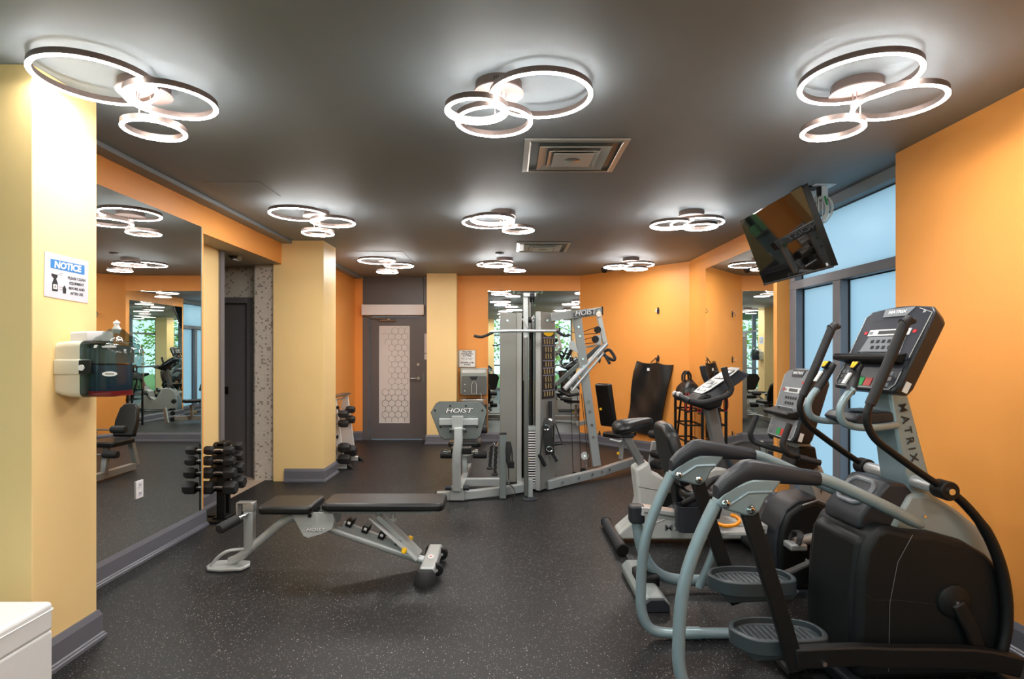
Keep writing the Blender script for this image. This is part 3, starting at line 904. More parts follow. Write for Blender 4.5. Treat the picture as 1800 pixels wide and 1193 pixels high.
# lat bar
lb = MB().tube([P(862, 583, 6.0), P(897, 581.5, 6.0), P(978, 581.5, 6.0)], .017, 12); lb.tube([P(918, 560, 6.02), P(928, 576, 6.0)], .008, 8)
latb = build('lat_bar', lb, 'silver_tube', mg)
for pts in (((978, 581.5), (985, 586), (994, 590), (1001, 588)), ((870, 582), (858, 588), (846, 592), (833, 590))):
    build('bar_grip', MB().tube(spline([P(x, y, 6.0) for x, y in pts], 4), .015, 10), 'rubber', latb)
hk = MB(); hk.tube([P(936, 556, 6.03), P(936, 580, 6.0)], .007, 8); hk.ball(P(936, 560, 6.03), .016); build('carabiner', hk, 'chrome', latb)
build('bar_cable', MB().cyl(P(936, 526, 6.06), P(936, 558, 6.03), .005, n=6), 'cable', mg)
# placard with exercise pictures
fu = Vector((.528 - .347, 6.37 - 6.10, 0)); fu.normalize()
PLM = frame(Vector((.347, 6.10, 0)) + fu * .165 + Vector((0, 0, 1.0)), fu, (0, 0, 1))
build('placard', MB(PLM).box(-.135, .135, 0, .735, .001, .005), 'placard', mg)
ye = MB(PLM).prism([(.115 * math.cos(math.pi + math.pi * i / 12), .732 + .05 * math.sin(math.pi + math.pi * i / 12)) for i in range(13)], .005, .0065, 'z'); build('placard_header', ye, 'yellow_plastic', mg)
pr = MB(PLM); ln = MB(PLM)
rows = [(.615, 4), (.53, 3), (.455, 3), (.37, 3), (.29, 4), (.205, 3), (.13, 3), (.045, 4)]
rn = random.Random(3)
for z0, n in rows:
    for i in range(n):
        x = (i - (n - 1) / 2) * .055; s_ = rn.choice((-1, 1))
        pr.box(x - .006, x + .006, z0 + .028, z0 + .040, .0052, .0062)
        pr.prism([(x - .009, z0 + .008), (x + .007, z0 + .008), (x + .004 + s_ * .004, z0 + .027), (x - .006 + s_ * .004, z0 + .027)], .0052, .0062, 'z')
        pr.prism([(x - .010, z0 - .018), (x - .004, z0 - .018), (x + .001, z0 + .008), (x - .007, z0 + .008)], .0052, .0062, 'z')
        pr.prism([(x + .010, z0 - .018), (x + .016, z0 - .018), (x + .006, z0 + .008), (x - .001, z0 + .008)], .0052, .0062, 'z')
        pr.box(x + s_ * .004, x + s_ * .020, z0 + .018, z0 + .022, .0052, .0062)
for z0 in (.09, .255, .335, .415, .58, .665): ln.box(-.125, .125, z0 - .005, z0 + .005, .0052, .006)
build('exercise_print', pr, 'gold_print', mg, smooth=False, kind='stuff')
build('placard_lines', ln, 'placard_line', mg, smooth=False, kind='stuff')
# leg press foot plate
FY = 5.78
pts = [(757, 725), (766, 709), (772, 705.5), (842, 705.5), (849, 709), (857, 721), (845, 766), (838, 772), (781, 772), (773, 766)]
op = [(P(x, y, FY).x, P(x, y, FY).z) for x, y in pts]
cxx = sum(a for a, b in op) / len(op); czz = sum(b for a, b in op) / len(op)
build('foot_plate', MB().prism([(cxx + (a - cxx) * .985, czz + (b - czz) * .975) for a, b in op], FY - .014, FY + .01, 'y'), 'hoist_plate', mg, .002)
build('plate_edge', MB().prism(op, FY - .008, FY + .014, 'y'), 'black', mg, .003)
hoist_logo(mg, (P(806, 721.5, FY).x, FY - .0146, P(806, 721.5, FY).z), (1, 0, 0), (0, 0, 1), .062)
for zx, zy in ((154, 665), (236, 665), (154, 730), (236, 730), (75, 688), (322, 688), (103, 776), (296, 776), (155, 800), (235, 800)):
    p = G(zx, zy, FY); build('plate_bolt', MB().cyl((p.x, FY - .019, p.z), (p.x, FY - .013, p.z), .010, n=8), 'black', mg)
a = G(97, 748, 5.74); b = G(300, 748, 5.74)
build('cross_bar', MB().tube([(a.x, 5.735, a.z), (b.x, 5.735, b.z)], .01, rect=(.055, .065)), 'hoist_light', mg, .004)
a = G(192, 765, 5.70); build('bracket', MB().box(a.x - .055, a.x + .055, 5.68, 5.72, a.z - .05, a.z + .09), 'hoist_light', mg, .004)
for s_ in (-1, 1): build('bracket_bolt', MB().cyl((a.x + s_ * .05, 5.70, a.z - .045), (a.x + s_ * .08, 5.70, a.z - .045), .016, n=10), 'chrome', mg)
build('press_post', MB().tube(spline([G(195, 778, 5.69), G(196, 850, 5.68), G(188, 920, 5.68), G(186, 1000, 5.70), G(188, 1110, 5.74)], 5), .01, rect=(.085, .075), up=(0, 1, 0)), 'hoist_light', mg, .012)
a = G(190, 1095, 5.74)
for s_ in (-1, 1):
    build('pivot_knob', MB().cyl((a.x + s_ * .06, 5.74, a.z), (a.x + s_ * .12, 5.74, a.z), .026, n=12), 'charcoal', mg)
build('pivot_bracket', MB().box(a.x - .075, a.x + .075, 5.735, 5.85, .01, .14), 'hoist_grey', mg, .006)
rl = MB(); a = G(127, 905, 5.95); b = G(293, 905, 5.95)
build('roller_bar', MB().cyl(a, b, .012), 'chrome', mg)
for q in (a, b):
    s_ = 1 if q is b else -1
    build('roller_end', MB().cyl(q - Vector((s_ * .02, 0, 0)), q + Vector((s_ * .012, 0, 0)), .026, n=14), 'chrome', mg)
build('calf_pad', MB().box(a.x + .055, b.x - .055, 5.93, 6.05, a.z - .03, a.z + .045), 'vinyl', mg, .015)
# leg press seat behind the foot plate (seen in the side mirror)
build('seat_pad', MB().prism(rrect(-.70, -.32, 6.60, 7.0, .05), .40, .46, 'z'), 'vinyl', mg, .015)
M = frame((-.51, 7.02, .47), (1, 0, 0), (0, .30, 1))
build('back_pad', MB(M).prism([(-.13, 0), (.13, 0), (.14, .2), (.11, .36), (.06, .42), (-.06, .42), (-.11, .36), (-.14, .2)], -.07, 0, 'z'), 'vinyl', mg, .02)
build('seat_frame', MB().tube([(-.51, 7.28, .07), (-.51, 7.16, .45), (-.51, 7.20, .78)], .01, rect=(.06, .06), up=(0, 1, 0)), 'hoist_grey', mg, .005)
build('seat_post', MB().tube([(-.51, 6.7, .07), (-.51, 6.75, .40)], .01, rect=(.06, .06), up=(0, 1, 0)), 'hoist_grey', mg, .005)
for z0, y0 in ((.60, 6.68), (.33, 6.55)):
    build('roller_bar', MB().cyl((-.76, y0, z0), (-.26, y0, z0), .012), 'chrome', mg)
    for s_ in (-1, 1): build('foam_roller', MB().lathe([(.0001, 0), (.04, .004), (.045, .02), (.045, .15), (.04, .166), (.0001, .17)], (-.51 + s_ * .10, y0, z0), 16, ax=(s_, 0, 0)), 'rubber', mg)
# press station frame
build('overhead_beam', MB().tube([P(966, 557.5, 6.30), P(1057, 546.5, 6.86)], .01, rect=(.06, .092)), 'hoist_grey', mg, .005)
pe = P(1057.5, 546.5, 6.86); build('beam_cap', MB().box(pe.x - .006, pe.x + .012, 6.82, 6.90, pe.z - .05, pe.z + .05), 'black', mg)
a = P(1009, 551.5, 6.52); b = P(1040, 548, 6.72); hoist_logo(mg, (a + b) / 2 + Vector((.02, -.037, .0)), b - a, (0, 0, 1), .085)
pt, pb = P(1014, 556, 6.62), P(1049, 818, 6.80)
pd = (pb - pt).normalized()
build('slant_post', MB().tube([pt, pb], .01, rect=(.10, .06), up=(0, 1, 0)), 'hoist_grey', mg, .005)
for q in (.07, .13, .28, .33, .56, .63, .72, .80):
    c = pt.lerp(pb, q); build('post_bolt', MB().cyl(c - Vector((0, .03, 0)), c - Vector((0, .042, 0)), .014, n=10), 'chrome', mg)
build('drop_arm', MB().tube([P(1050.5, 545, 6.80), P(1064, 605, 6.80)], .01, rect=(.055, .06), up=(0, 1, 0)), 'hoist_light', mg, .005)
c = P(1052.5, 552, 6.76); build('drop_pivot', MB().cyl(c, c - Vector((0, .02, 0)), .033, n=16), 'chrome', mg)
build('pulley_bracket', MB().box(P(1047, 0, 6.8).x, P(1056, 0, 6.8).x, 6.76, 6.84, P(0, 606, 6.8).z, P(0, 589, 6.8).z), 'hoist_light', mg, .004)
for x, y in ((1017, 580), (1050.5, 579.5), (1046.5, 596), (1020, 594)):
    c = P(x, y, 6.72); pw = build('pulley', MB().cyl(c - Vector((0, .012, 0)), c + Vector((0, .012, 0)), .042, n=22), 'black', mg, .004)
for (x0, y0), (x1, y1) in (((1017, 586), (1050, 574)), ((1017, 588), (1050, 586)), ((1020, 599), (1047, 591)), ((1020, 605), (1047, 602)), ((976, 570), (1010, 585))):
    build('cable_line', MB().cyl(P(x0, y0, 6.72), P(x1, y1, 6.72), .004, n=6), 'cable', mg)
for x0, y0, x1, y1 in ((1003, 690, 1007.5, 832), (1015, 690, 1022, 826), (1022, 692, 1035, 822), (1025, 690, 1038, 820)):
    build('cable_line', MB().cyl(P(x0, y0, 6.72), P(x1, y1, 6.72), .004, n=6), 'cable', mg)
build('press_tube', MB().tube([P(1066, 604, 6.74), P(992, 684, 6.60)], .030, 14), 'silver_tube', mg)
build('press_tube', MB().tube([P(1063, 618, 6.72), P(1005, 687, 6.60)], .016, 12), 'silver_tube', mg)
build('press_tube', MB().tube([P(1055, 607, 7.05), P(976, 677, 6.95)], .01, rect=(.05, .06), up=(0, 1, 0)), 'hoist_plate', mg, .005)
build('press_collar', MB().cyl(P(1054, 617, 6.735), P(1048, 623.5, 6.73), .038, n=16), 'black', mg)
build('link_bar', MB().tube([P(1023, 611, 6.8), P(1046, 607, 6.8)], .012, 8), 'silver_tube', mg)
build('press_handle', MB().tube(spline([P(1062, 618, 6.70), P(1070, 614.5, 6.68), P(1076, 620, 6.66), P(1081, 629.5, 6.64), P(1077, 632.5, 6.64), P(1062, 624, 6.70)], 4), .018, 10), 'rubber', mg)
build('press_handle', MB().tube([P(1062, 622, 6.70), P(1072, 639, 6.64)], .017, 10), 'rubber', mg)
hc = MB(); hc.tube([P(982, 686, 6.58), P(1000, 695, 6.58), P(1018, 692, 6.60)], .018, 8); hc.tube([P(985, 700, 6.58), P(1005, 703, 6.58)], .022, 8); build('foot_grip', hc, 'black', mg)
build('gusset', MB().prism([(P(1002, 600, 6.6).x, P(1002, 600, 6.6).z), (P(1010, 598, 6.6).x, P(1010, 598, 6.6).z), (P(1017, 620, 6.6).x, P(1017, 620, 6.6).z), (P(1000, 612, 6.6).x, P(1000, 612, 6.6).z)], 6.62, 6.66, 'y'), 'hoist_light', mg)
# press seat
dv = Vector((.74, .67, 0)).normalized(); wv = Vector((-dv.y, dv.x, 0))
M = frame(P(1071, 748, 7.08), -wv, Vector((-.22 * dv.x, -.22 * dv.y, 1)))
build('back_pad', MB(M).box(-.11, .11, 0, .54, -.035, .045), 'vinyl', mg, .02, seg=3)
bp_ = MB(M).box(-.03, .03, .08, .22, -.11, -.03); build('pad_bracket', bp_, 'charcoal', mg, .004)
build('pad_pin', MB().ball(P(1056, 719, 7.05), .018), 'yellow_plastic', mg)
M = frame(P(1085, 766, 7.15), dv, wv)
build('seat_pad', MB(M).prism(rrect(-.16, .26, -.13, .13, .05), -.01, .055, 'z'), 'vinyl', mg, .02, seg=3)
build('seat_handle', MB().tube([P(1072, 772, 7.05), P(1090, 776, 7.0), P(1093, 774, 7.0)], .014, 8), 'hoist_light', mg)
build('seat_post', MB().tube([P(1093, 772, 7.22), P(1091, 806, 7.22)], .01, rect=(.05, .05), up=(0, 1, 0)), 'hoist_grey', mg, .004)
build('seat_pin', MB().ball(P(1087, 797, 7.17), .022), 'yellow_plastic', mg)
build('seat_stub', MB().tube([P(1015, 745, 6.9), P(1034, 741, 6.8)], .01, rect=(.05, .05)), 'hoist_light', mg, .004)
wd = build('idler_wheel', MB().cyl(P(1028, 801, 6.75) - Vector((0, .01, 0)), P(1028, 801, 6.75) + Vector((0, .01, 0)), .047, n=26), 'pale_panel', mg, .003)
build('idler_hub', MB().cyl(P(1028, 801, 6.735), P(1028, 801, 6.765), .014, n=10), 'chrome', wd)
build('idler_chain', MB().tube([P(1029, 806, 6.74), P(1031, 823, 6.74)], .007, 6), 'chrome', mg)
for x, y in ((1010, 834), (1025, 827)):
    build('floor_pulley', MB().cyl(P(x, y, 6.70) - Vector((0, .012, 0)), P(x, y, 6.70) + Vector((0, .012, 0)), .035, n=18), 'black', mg)
for q in (.15, .34, .5, .62, .72):
    c = Vector((.42, 6.22, .055)).lerp(Vector((1.50, 7.15, .115)), q) + Vector((.02, -.045, 0)); build('base_bolt', MB().cyl(c, c + Vector((.006, -.012, 0)), .013, n=8), 'chrome', mg)
# leg extension at the end of the press seat
le = MB().tube([P(1150, 775, 7.40), P(1143, 818, 7.40)], .01, rect=(.06, .05), up=(0, 1, 0)); build('leg_link', le, 'hoist_light', mg, .006)
for x, y in ((1158, 765), (1161, 819), (1161, 800)):
    c = P(x, y, 7.1)
    rr = build('foam_roller', MB().lathe([(.0001, 0), (.045, .004), (.05, .02), (.05, .14), (.045, .156), (.0001, .16)], c + Vector((-.07, .14, 0)), 18, ax=(.45, -.9, 0)), 'rubber', mg)
    build('roller_cap', MB().cyl(c + Vector((.0, .0, 0)), c + Vector((.006, -.012, 0)), .018, n=12), 'chrome', rr)

# attachments hanging on the gym
def strap(name, label, pts, w, m='black_soft', cat='strap'):
    t = thing(name, label, cat, tuple(pts[-1]))
    build('webbing', MB().tube(spline(pts, 4), .01, rect=(w, .012), up=(0, 1, 0)), m, t)
    return t


tr = thing('triceps_rope', 'black braided rope attachment hanging from the grey post of the multi gym', 'rope', (-.11, 5.85, .45))
for (x0, y0), (x1, y1) in (((864, 783), (861, 822)), ((872, 784), (870, 833))):
    a, b = P(x0, y0, 5.83), P(x1, y1, 5.83)
    rp = build('rope', MB().tube([a.lerp(b, i / 16) + Vector((.004 * math.sin(i * 2.2), 0, 0)) for i in range(17)], .016, 8), 'black_soft', tr)
    build('rope_stop', MB().lathe([(.0001, -.015), (.032, -.012), (.034, .0), (.02, .012), (.0001, .015)], b, 16), 'rubber', rp)
build('hook', MB().tube([P(864, 783, 5.83), P(868, 778, 5.84), P(872, 784, 5.83), P(877, 776, 5.86)], .006, 6), 'chrome', tr)
t = strap('cable_strap', 'black ankle strap bundle on the other side of the grey post', [P(893, 776, 5.84), P(895, 790, 5.83), P(893, 806, 5.83), P(896, 817, 5.83)], .05)
build('strap_loop', MB().tube(spline([P(891, 776, 5.83), P(890, 800, 5.82), P(899, 822, 5.82), P(900, 795, 5.82), P(897, 778, 5.83)], 4), .008, 6), 'black_soft', t)
build('buckle', MB().box(P(892, 0, 5.8).x, P(904, 0, 5.8).x, 5.80, 5.83, P(0, 823, 5.8).z, P(0, 811, 5.8).z), 'black', t, .006)
t = thing('tether_rope', 'thin black cord with metal clips dangling from the post to the floor', 'rope', (.0, 5.8, 0))
build('cord', MB().tube(spline([P(894, 823, 5.80), P(895, 848, 5.80), P(903, 858, 5.78), P(905, 868, 5.75), Vector((.04, 5.74, .006))], 4), .005, 6), 'cable', t)
build('clip', MB().tube([P(894, 842, 5.80), P(895, 852, 5.80)], .009, 6), 'chrome', t)
sh = thing('strap_holder', 'black padded peg fixed upright on the gym shroud under the exercise placard', 'holder', tuple(P(967, 738, 6.2)))
build('peg', MB().cyl(P(967, 705, 6.20), P(967, 738, 6.20), .020, n=12), 'rubber', sh)
build('peg_base', MB().cyl(P(967, 738, 6.17), P(967, 741, 6.28), .022, n=12), 'chrome', sh)
t = strap('ankle_strap', 'wide black ankle cuff with chrome rings hanging on the gym shroud', [P(966, 739, 6.17), P(964, 746, 6.13), P(963, 762, 6.12), P(965, 783, 6.125), P(967, 798, 6.14)], .10)
for x, y in ((960, 751), (966, 789)):
    build('d_ring', MB().tube([P(x, y, 6.11) + Vector((.035 * math.cos(k * .785), 0, .028 * math.sin(k * .785))) for k in range(8)], .005, 6, closed=True), 'chrome', t)
build('strap_tail', MB().tube([P(967, 790, 6.13), P(979, 811, 6.14)], .01, rect=(.035, .01), up=(0, 1, 0)), 'black_soft', t)
t = thing('stirrup_handle', 'black stirrup handle hanging low on the gym shroud', 'handle', tuple(P(953, 815, 6.06)))
build('grip', MB().tube([P(948, 799, 6.065), P(958, 818, 6.10)], .022, 12), 'rubber', t)
build('webbing', MB().tube([P(966, 740, 6.165), P(955, 748, 6.08), P(952, 780, 6.07), P(949.5, 802, 6.068)], .008, 6), 'black_soft', t)
t = thing('stirrup_handle', 'black triangular stirrup handle hanging beside the ankle cuff', 'handle', tuple(P(982, 780, 6.2)))
build('webbing', MB().tube([P(968, 740, 6.175), P(973, 748, 6.19), P(973, 780, 6.20)], .007, 6), 'black_soft', t)
build('webbing', MB().tube([P(968, 740, 6.175), P(977, 747, 6.19), P(988, 779, 6.20)], .007, 6), 'black_soft', t)
build('grip', MB().tube([P(972, 781, 6.20), P(988, 779, 6.20)], .017, 10), 'rubber', t)

# ------------------------------------------------------------------ cardio machines
def console(t, O, W, H, v, SH=None, face='charcoal_face', logo='MATRIX', depth=.085, grey=False):
    SH = SH or Matrix()
    M = SH @ frame(O, (0, -1, 0), v)
    hw = W / 2
    top = [(hw - .03 - (W - .06) * i / 8, H + .018 * math.sin(math.pi * i / 8)) for i in range(9)]
    out = [(-hw + .02, .0), (hw - .02, .0), (hw, .04), (hw, H - .03)] + top + [(-hw, H - .03), (-hw, .04)]
    back = [(a * .86, H * .5 + (b - H * .5) * .90) for a, b in out]
    build('console_housing', MB(M).prism(out, 0, -depth, 'z', back), 'charcoal', t, .010)
    ins = [(a * .93, H * .5 + (b - H * .5) * .95) for a, b in out]
    up = [(a, max(b, H * .37)) for a, b in ins]
    build('console_face', MB(M).prism([(-hw * .9, H * .38), (hw * .9, H * .38), (hw * .93, H * .93)] + [(a * .93, b * .975) for a, b in top] + [(-hw * .93, H * .93)], 0, .003, 'z'), face, t)
    build('face_line', MB(M).tube([(-hw * .90, H * .40, .003), (-hw * .93, H * .92, .003), (-hw * .80, H * .965, .003)], .0018, 5), 'pale_panel', t)
    build('face_line', MB(M).tube([(hw * .90, H * .40, .003), (hw * .93, H * .92, .003), (hw * .55, H * .985, .003)], .0018, 5), 'pale_panel', t)
    build('logo_plate', MB(M).prism([(-hw * .38, H * .90), (hw * .30, H * .90), (hw * .45, H * 1.005), (-hw * .40, H * 1.005)], .002, .007, 'z'), 'keypad_grey' if not grey else 'charcoal', t, .001)
    text('logo', logo, H * .055, M @ Matrix.Translation((.0, H * .955, .0075)), 'white', t, 1.35, 0, .0002)
    text('emblem', 'H', H * .04, M @ Matrix.Translation((hw * .72, H * .935, .004)), 'white', t, 1.2, .2, .0001)
    ds = build('display', MB(M).box(-hw * .58, hw * .62, H * .665, H * .745, .003, .006), 'pale_panel', t, .001)
    build('display_lcd', MB(M).box(-hw * .28, hw * .30, H * .685, H * .728, .006, .0068), 'lcd', ds)
    for a in (-.5, .5): build('display_key', MB(M).box(hw * a - .012, hw * a + .012, H * .69, H * .72, .006, .0072), 'keypad_grey', ds)
    for a in (-.68, .72): build('side_key', MB(M).box(hw * a - .01, hw * a + .01, H * .69, H * .725, .003, .005), 'red', t)
    build('side_key', MB(M).box(hw * .48 - .012, hw * .48 + .012, H * .805, H * .845, .003, .0045), 'red', t)
    kp = build('keypad', MB(M).prism([(-hw * .62, H * .44), (hw * .62, H * .44), (hw * .56, H * .655), (-hw * .52, H * .655)], .003, .006, 'z'), 'keypad_grey', t, .001)
    for i in range(5): build('key', MB(M).box(-hw * .33 + i * hw * .165 - .010, -hw * .33 + i * hw * .165 + .010, H * .575, H * .615, .006, .008), 'black', kp, .001)
    for i in range(4): build('key', MB(M).box(-hw * .25 + i * hw * .165 - .010, -hw * .25 + i * hw * .165 + .010, H * .50, H * .54, .006, .008), 'black', kp, .001)
    lg = MB(M).prism([(.0, 0), (.062, -.012), (.070, .004), (.064, .020), (.030, .032), (0, .052)], -hw * .92, hw * .84, 'x') if False else MB(M @ Matrix.Translation((0, H * .33, 0))).prism([(0.0, .0), (-.012, .062), (.004, .072), (.020, .066), (.030, .035), (.055, .0)], -hw * .96, hw * .80, 'x')
    build('reading_ledge', lg, 'black', t, .004)
    build('ledge_clip', MB(M).tube([(-hw * .55, H * .42, .012), (-hw * .5, H * .45, .02), (hw * .5, H * .45, .02), (hw * .55, H * .42, .012)], .005, 6), 'keypad_grey', t)
    lp = build('lower_panel', MB(M).prism([(-hw * .86, H * .04), (hw * .80, H * .03), (hw * .88, H * .09), (hw * .88, H * .31), (-hw * .88, H * .31), (-hw * .92, H * .10)], 0, .004, 'z'), face, t)
    build('panel_line', MB(M).tube([(-hw * .88, H * .30, .004), (-hw * .92, H * .10, .004), (-hw * .84, H * .04, .004), (hw * .78, H * .03, .004), (hw * .88, H * .09, .004), (hw * .88, H * .24, .004)], .0018, 5), 'pale_panel', t)
    build('key_go', MB(M).box(-hw * .28, -hw * .02, H * .055, H * .15, .004, .007), 'green', lp, .001)
    build('key_stop', MB(M).box(hw * .01, hw * .22, H * .055, H * .15, .004, .007), 'button_red', lp, .001)
    for a in (-.78, -.66, .52, .68):
        for b in (.08, .15, .21): build('panel_key', MB(M).box(hw * a - .009, hw * a + .009, H * b - .009, H * b + .009, .004, .006), 'keypad_grey' if b != .15 else 'print_grey', lp)
    build('warning_sticker', MB(M).box(hw * .965, hw * .980, H * .045, H * .16, -.046, -.022), 'rack_white', t)
    return M


# --- elliptical trainer
EY = 2.71
SHR = Matrix(((1, -.055, 0, .055 * EY), (0, 1, 0, 0), (0, 0, 1, 0), (0, 0, 0, 1)))
el = thing('elliptical_trainer', 'large grey and black elliptical trainer with swinging handles beside the orange wall', 'elliptical', (1.5, EY, 0))
E = lambda: MB(SHR)
YN, YF = 2.425, 2.985
for y, s_ in ((YN, -1), (YF, 1)):
    prof = [(.872, .865), (.815, .745), (.768, .628), (.735, .512), (.718, .385), (.712, .262), (.714, .165), (.738, .085), (.785, .043), (.87, .030)]
    build('side_rail', E().tube(spline([(x, y, z) for x, z in prof], 4) + [Vector((1.25, y, .030)), Vector((2.15, y, .030))], .0265, 16), 'matrix_grey', el)
    build('rail_clamp', E().tube([(.90, y, .031), (1.02, y, .031)], .031, 16), 'matrix_grey', el)
    # padded upper arm cover
    sec = [(.868, .905, .062), (.905, .937, .088), (.985, .992, .098), (1.02, .998, .096), (1.10, .990, .086), (1.20, .978, .072), (1.305, .966, .060)]
    mb = E(); vs = []; prs = []
    for x, z, h in sec:
        w = .036
        for a, b in ((-.6, -.5), (.6, -.5), (1, -.25), (1, .25), (.65, .5), (-.65, .5), (-1, .25), (-1, -.25)): vs.append((x, y + a * w, z + b * h))
    fs = []
    for i in range(len(sec) - 1): fs += [(i * 8 + k, i * 8 + (k + 1) % 8, (i + 1) * 8 + (k + 1) % 8, (i + 1) * 8 + k) for k in range(8)]
    fs += [tuple(range(8)), tuple(range(len(sec) * 8 - 8, len(sec) * 8))]
    mb.add(vs, fs); build('arm_cover', mb, 'charcoal', el, .008)
    build('upper_tube', E().tube(spline([(1.29, y, .967), (1.36, y, .95), (1.556, y, .862), (1.70, y + -s_ * .03, .792), (1.80, y - s_ * .06, .742)], 4), [.0265] * 13 + [.026, .024, .018, .008], 16), 'matrix_grey', el)
    pp = [(.858, .862), (.880, .905), (.930, .938), (1.01, .970), (1.14, .968), (1.11, .925), (1.07, .885), (1.045, .835), (1.015, .812), (.98, .815), (.90, .838)]
    pl = build('hinge_plate', E().prism(pp, y - .034 if s_ < 0 else y - .034, y + .034, 'y'), 'matrix_grey', el, .010)
    build('plate_rib', E().tube([(.895, y - .036, .852), (.99, y - .036, .915), (1.09, y - .036, .918)], .007, 8), 'matrix_grey', pl)
    for x, z in ((.900, .866), (1.003, .843)):
        build('bolt', E().lathe([(.0001, .016), (.010, .015), (.019, .006), (.021, 0)], (x, y - .034, z), 18, ax=(0, -1, 0)), 'chrome', pl)
        build('socket', E().cyl((x, y - .0495, z), (x, y - .051, z), .006, n=6), 'black', pl)
    # pedal arm and pedal
    lift = .0 if s_ < 0 else .075
    build('pedal_arm', E().tube([(1.005, y, .84), (1.11, y, .50), (1.215, y, .150 + lift * .5)], .01, rect=(.068, .035), up=(0, 1, 0)), 'black', el, .006)
    py0, py1 = (2.465, 2.700) if s_ < 0 else (2.715, 2.945)
    pz = .218 + lift * 2.0
    x0, x1 = 1.00, 1.41
    ym = (py0 + py1) / 2; hy = (py1 - py0) / 2
    o1 = [(x0 + .02, ym - hy * .45), (x0 + .06, ym - hy * .85), (x0 + .15, py0), (x1 - .06, py0 + .015), (x1, ym - hy * .5), (x1 + .01, ym + hy * .2), (x1 - .03, py1 - .03), (x1 - .16, py1), (x0 + .12, py1), (x0 + .03, ym + hy * .6), (x0, ym)]
    o1 = [(p.x, p.y) for p in spline([o1[-1] + (0,)] + [q + (0,) for q in o1], 3)[:-1]]
    cx, cyy = (x0 + x1) / 2, ym
    o2 = [(cx + (a - cx) * .9, cyy + (b - cyy) * .86) for a, b in o1]
    n = len(o1); mb = E(); vs = []
    for o_, z in ((o1, pz - .035), (o1, pz + .03), (o2, pz + .034), (o2, pz + .002)): vs += [(a, b, z) for a, b in o_]
    fs = [tuple(range(n))]
    for k in range(3): fs += [(k * n + i, k * n + (i + 1) % n, (k + 1) * n + (i + 1) % n, (k + 1) * n + i) for i in range(n)]
    fs.append(tuple(range(3 * n, 4 * n))); mb.add(vs, fs)
    pd_ = build('pedal', mb, 'pedal_grey', el, .004)
    tm = E()
    for i in range(12):
        xx = x0 + .07 + i * .026; tm.box(xx, xx + .010, ym - hy * .62, ym + hy * .66, pz + .0015, pz + .006)
    build('tread', tm, 'pedal_rib', pd_)
    build('pedal_base', E().prism([(x0 + .08, pz - .09), (x1 - .02, pz - .075), (x1 + .02, pz - .03), (x0 + .03, pz - .03)], ym - .06, ym + .06, 'y'), 'pedal_grey', pd_, .008)
    ly = y + s_ * -.0
    if s_ < 0: pts = [(1.20, ly, .205), (1.45, ly, .215), (1.62, ly, .210), (1.95, ly, .205), (2.10, ly, .180), (2.16, ly, .165)]
    else: pts = [(1.22, ly, .25), (1.45, ly, .30), (1.62, ly, .37), (1.80, ly, .45), (2.0, ly, .40), (2.16, ly, .30)]
    build('link_beam', E().tube(spline(pts, 3), .01, rect=(.05, .085)), 'black', el, .008)
    build('link_bolt', E().cyl((1.315, ly - .026, .19 + lift), (1.315, ly - .034, .19 + lift), .010, n=10), 'chrome', el)
    # swinging handle
    hy_ = 2.475 if s_ < 0 else 2.985
    hp = [(1.722, 1.640), (1.70, 1.60), (1.565, 1.285)]
    gr = E().tube(spline([(1.735, hy_, 1.652), (1.712, hy_, 1.625), (1.695, hy_, 1.585), (1.63, hy_, 1.43), (1.562, hy_, 1.275)], 4), [.017, .019, .02, .021, .021, .021, .021] + [.021] * 10, 14)
    gr.tube([(1.70, hy_, 1.628), (1.755, hy_ - s_ * .0, 1.640)], [.020, .012], 12)
    hd = build('handle_grip', gr, 'rubber', el)
    build('handle_tube', E().tube(spline([(1.565, hy_, 1.285), (1.548, hy_, 1.235), (1.552, hy_, 1.185), (1.585, hy_, 1.125), (1.66, hy_, 1.065), (1.77, hy_, .985), (1.875, hy_, .915), (1.96, hy_, .855), (2.06, hy_, .735), (2.125, hy_, .59), (2.155, hy_, .44), (2.155, hy_, .30), (2.13, hy_, .19)], 4), [.0155] * 24 + [.019] * 8 + [.0225] * 17, 14), 'black', el)
    pv = E().cyl((1.885, hy_ - .035, .905), (1.885, hy_ + .035, .905), .042, n=22)
    pvt = build('pivot', pv, 'black', el, .006)
    build('pivot_bolt', E().cyl((1.885, hy_ - .043, .905), (1.885, hy_ - .035, .905), .014, n=12), 'chrome', pvt)
    # fixed grips
    fy, ft = (2.60, 2.665) if s_ < 0 else (2.85, 2.868)
    build('fixed_bar', E().tube(spline([(1.572, fy, 1.335), (1.532, fy, 1.29), (1.510, fy, 1.235), (1.525, fy, 1.185), (1.575, fy, 1.163), (1.66, fy, 1.158), (1.80, EY + (fy - EY) * .6, 1.165)], 5), .0165, 14), 'matrix_grey', el)
    fg = build('fixed_grip', E().tube([(1.558, fy, 1.318), (1.588, fy * .6 + ft * .4, 1.362), (1.628, ft, 1.418), (1.650, ft, 1.444)], [.019, .022, .022, .015], 12), 'rubber', el)
    M = SHR @ frame((1.590, fy * .4 + ft * .6, 1.385), (0, -1, 0), (.55, 0, .83))
    build('pulse_sensor', MB(M).box(-.012, .012, -.045, .015, .012, .021), 'pale_panel', fg, .002)
    bt = build('thumb_switch', MB(M).prism([(-.012, .035), (.012, .035), (.024, .075), (-.024, .075)], .012, .024, 'z'), 'black', fg, .002)
    build('switch_key', MB(M).prism([(-.011, .040), (-.002, .040), (-.002, .071), (-.019, .071)], .024, .027, 'z'), 'yellow_plastic', bt)
    build('switch_key', MB(M).prism([(.002, .040), (.011, .040), (.019, .071), (.002, .071)], .024, .027, 'z'), 'yellow_plastic', bt)
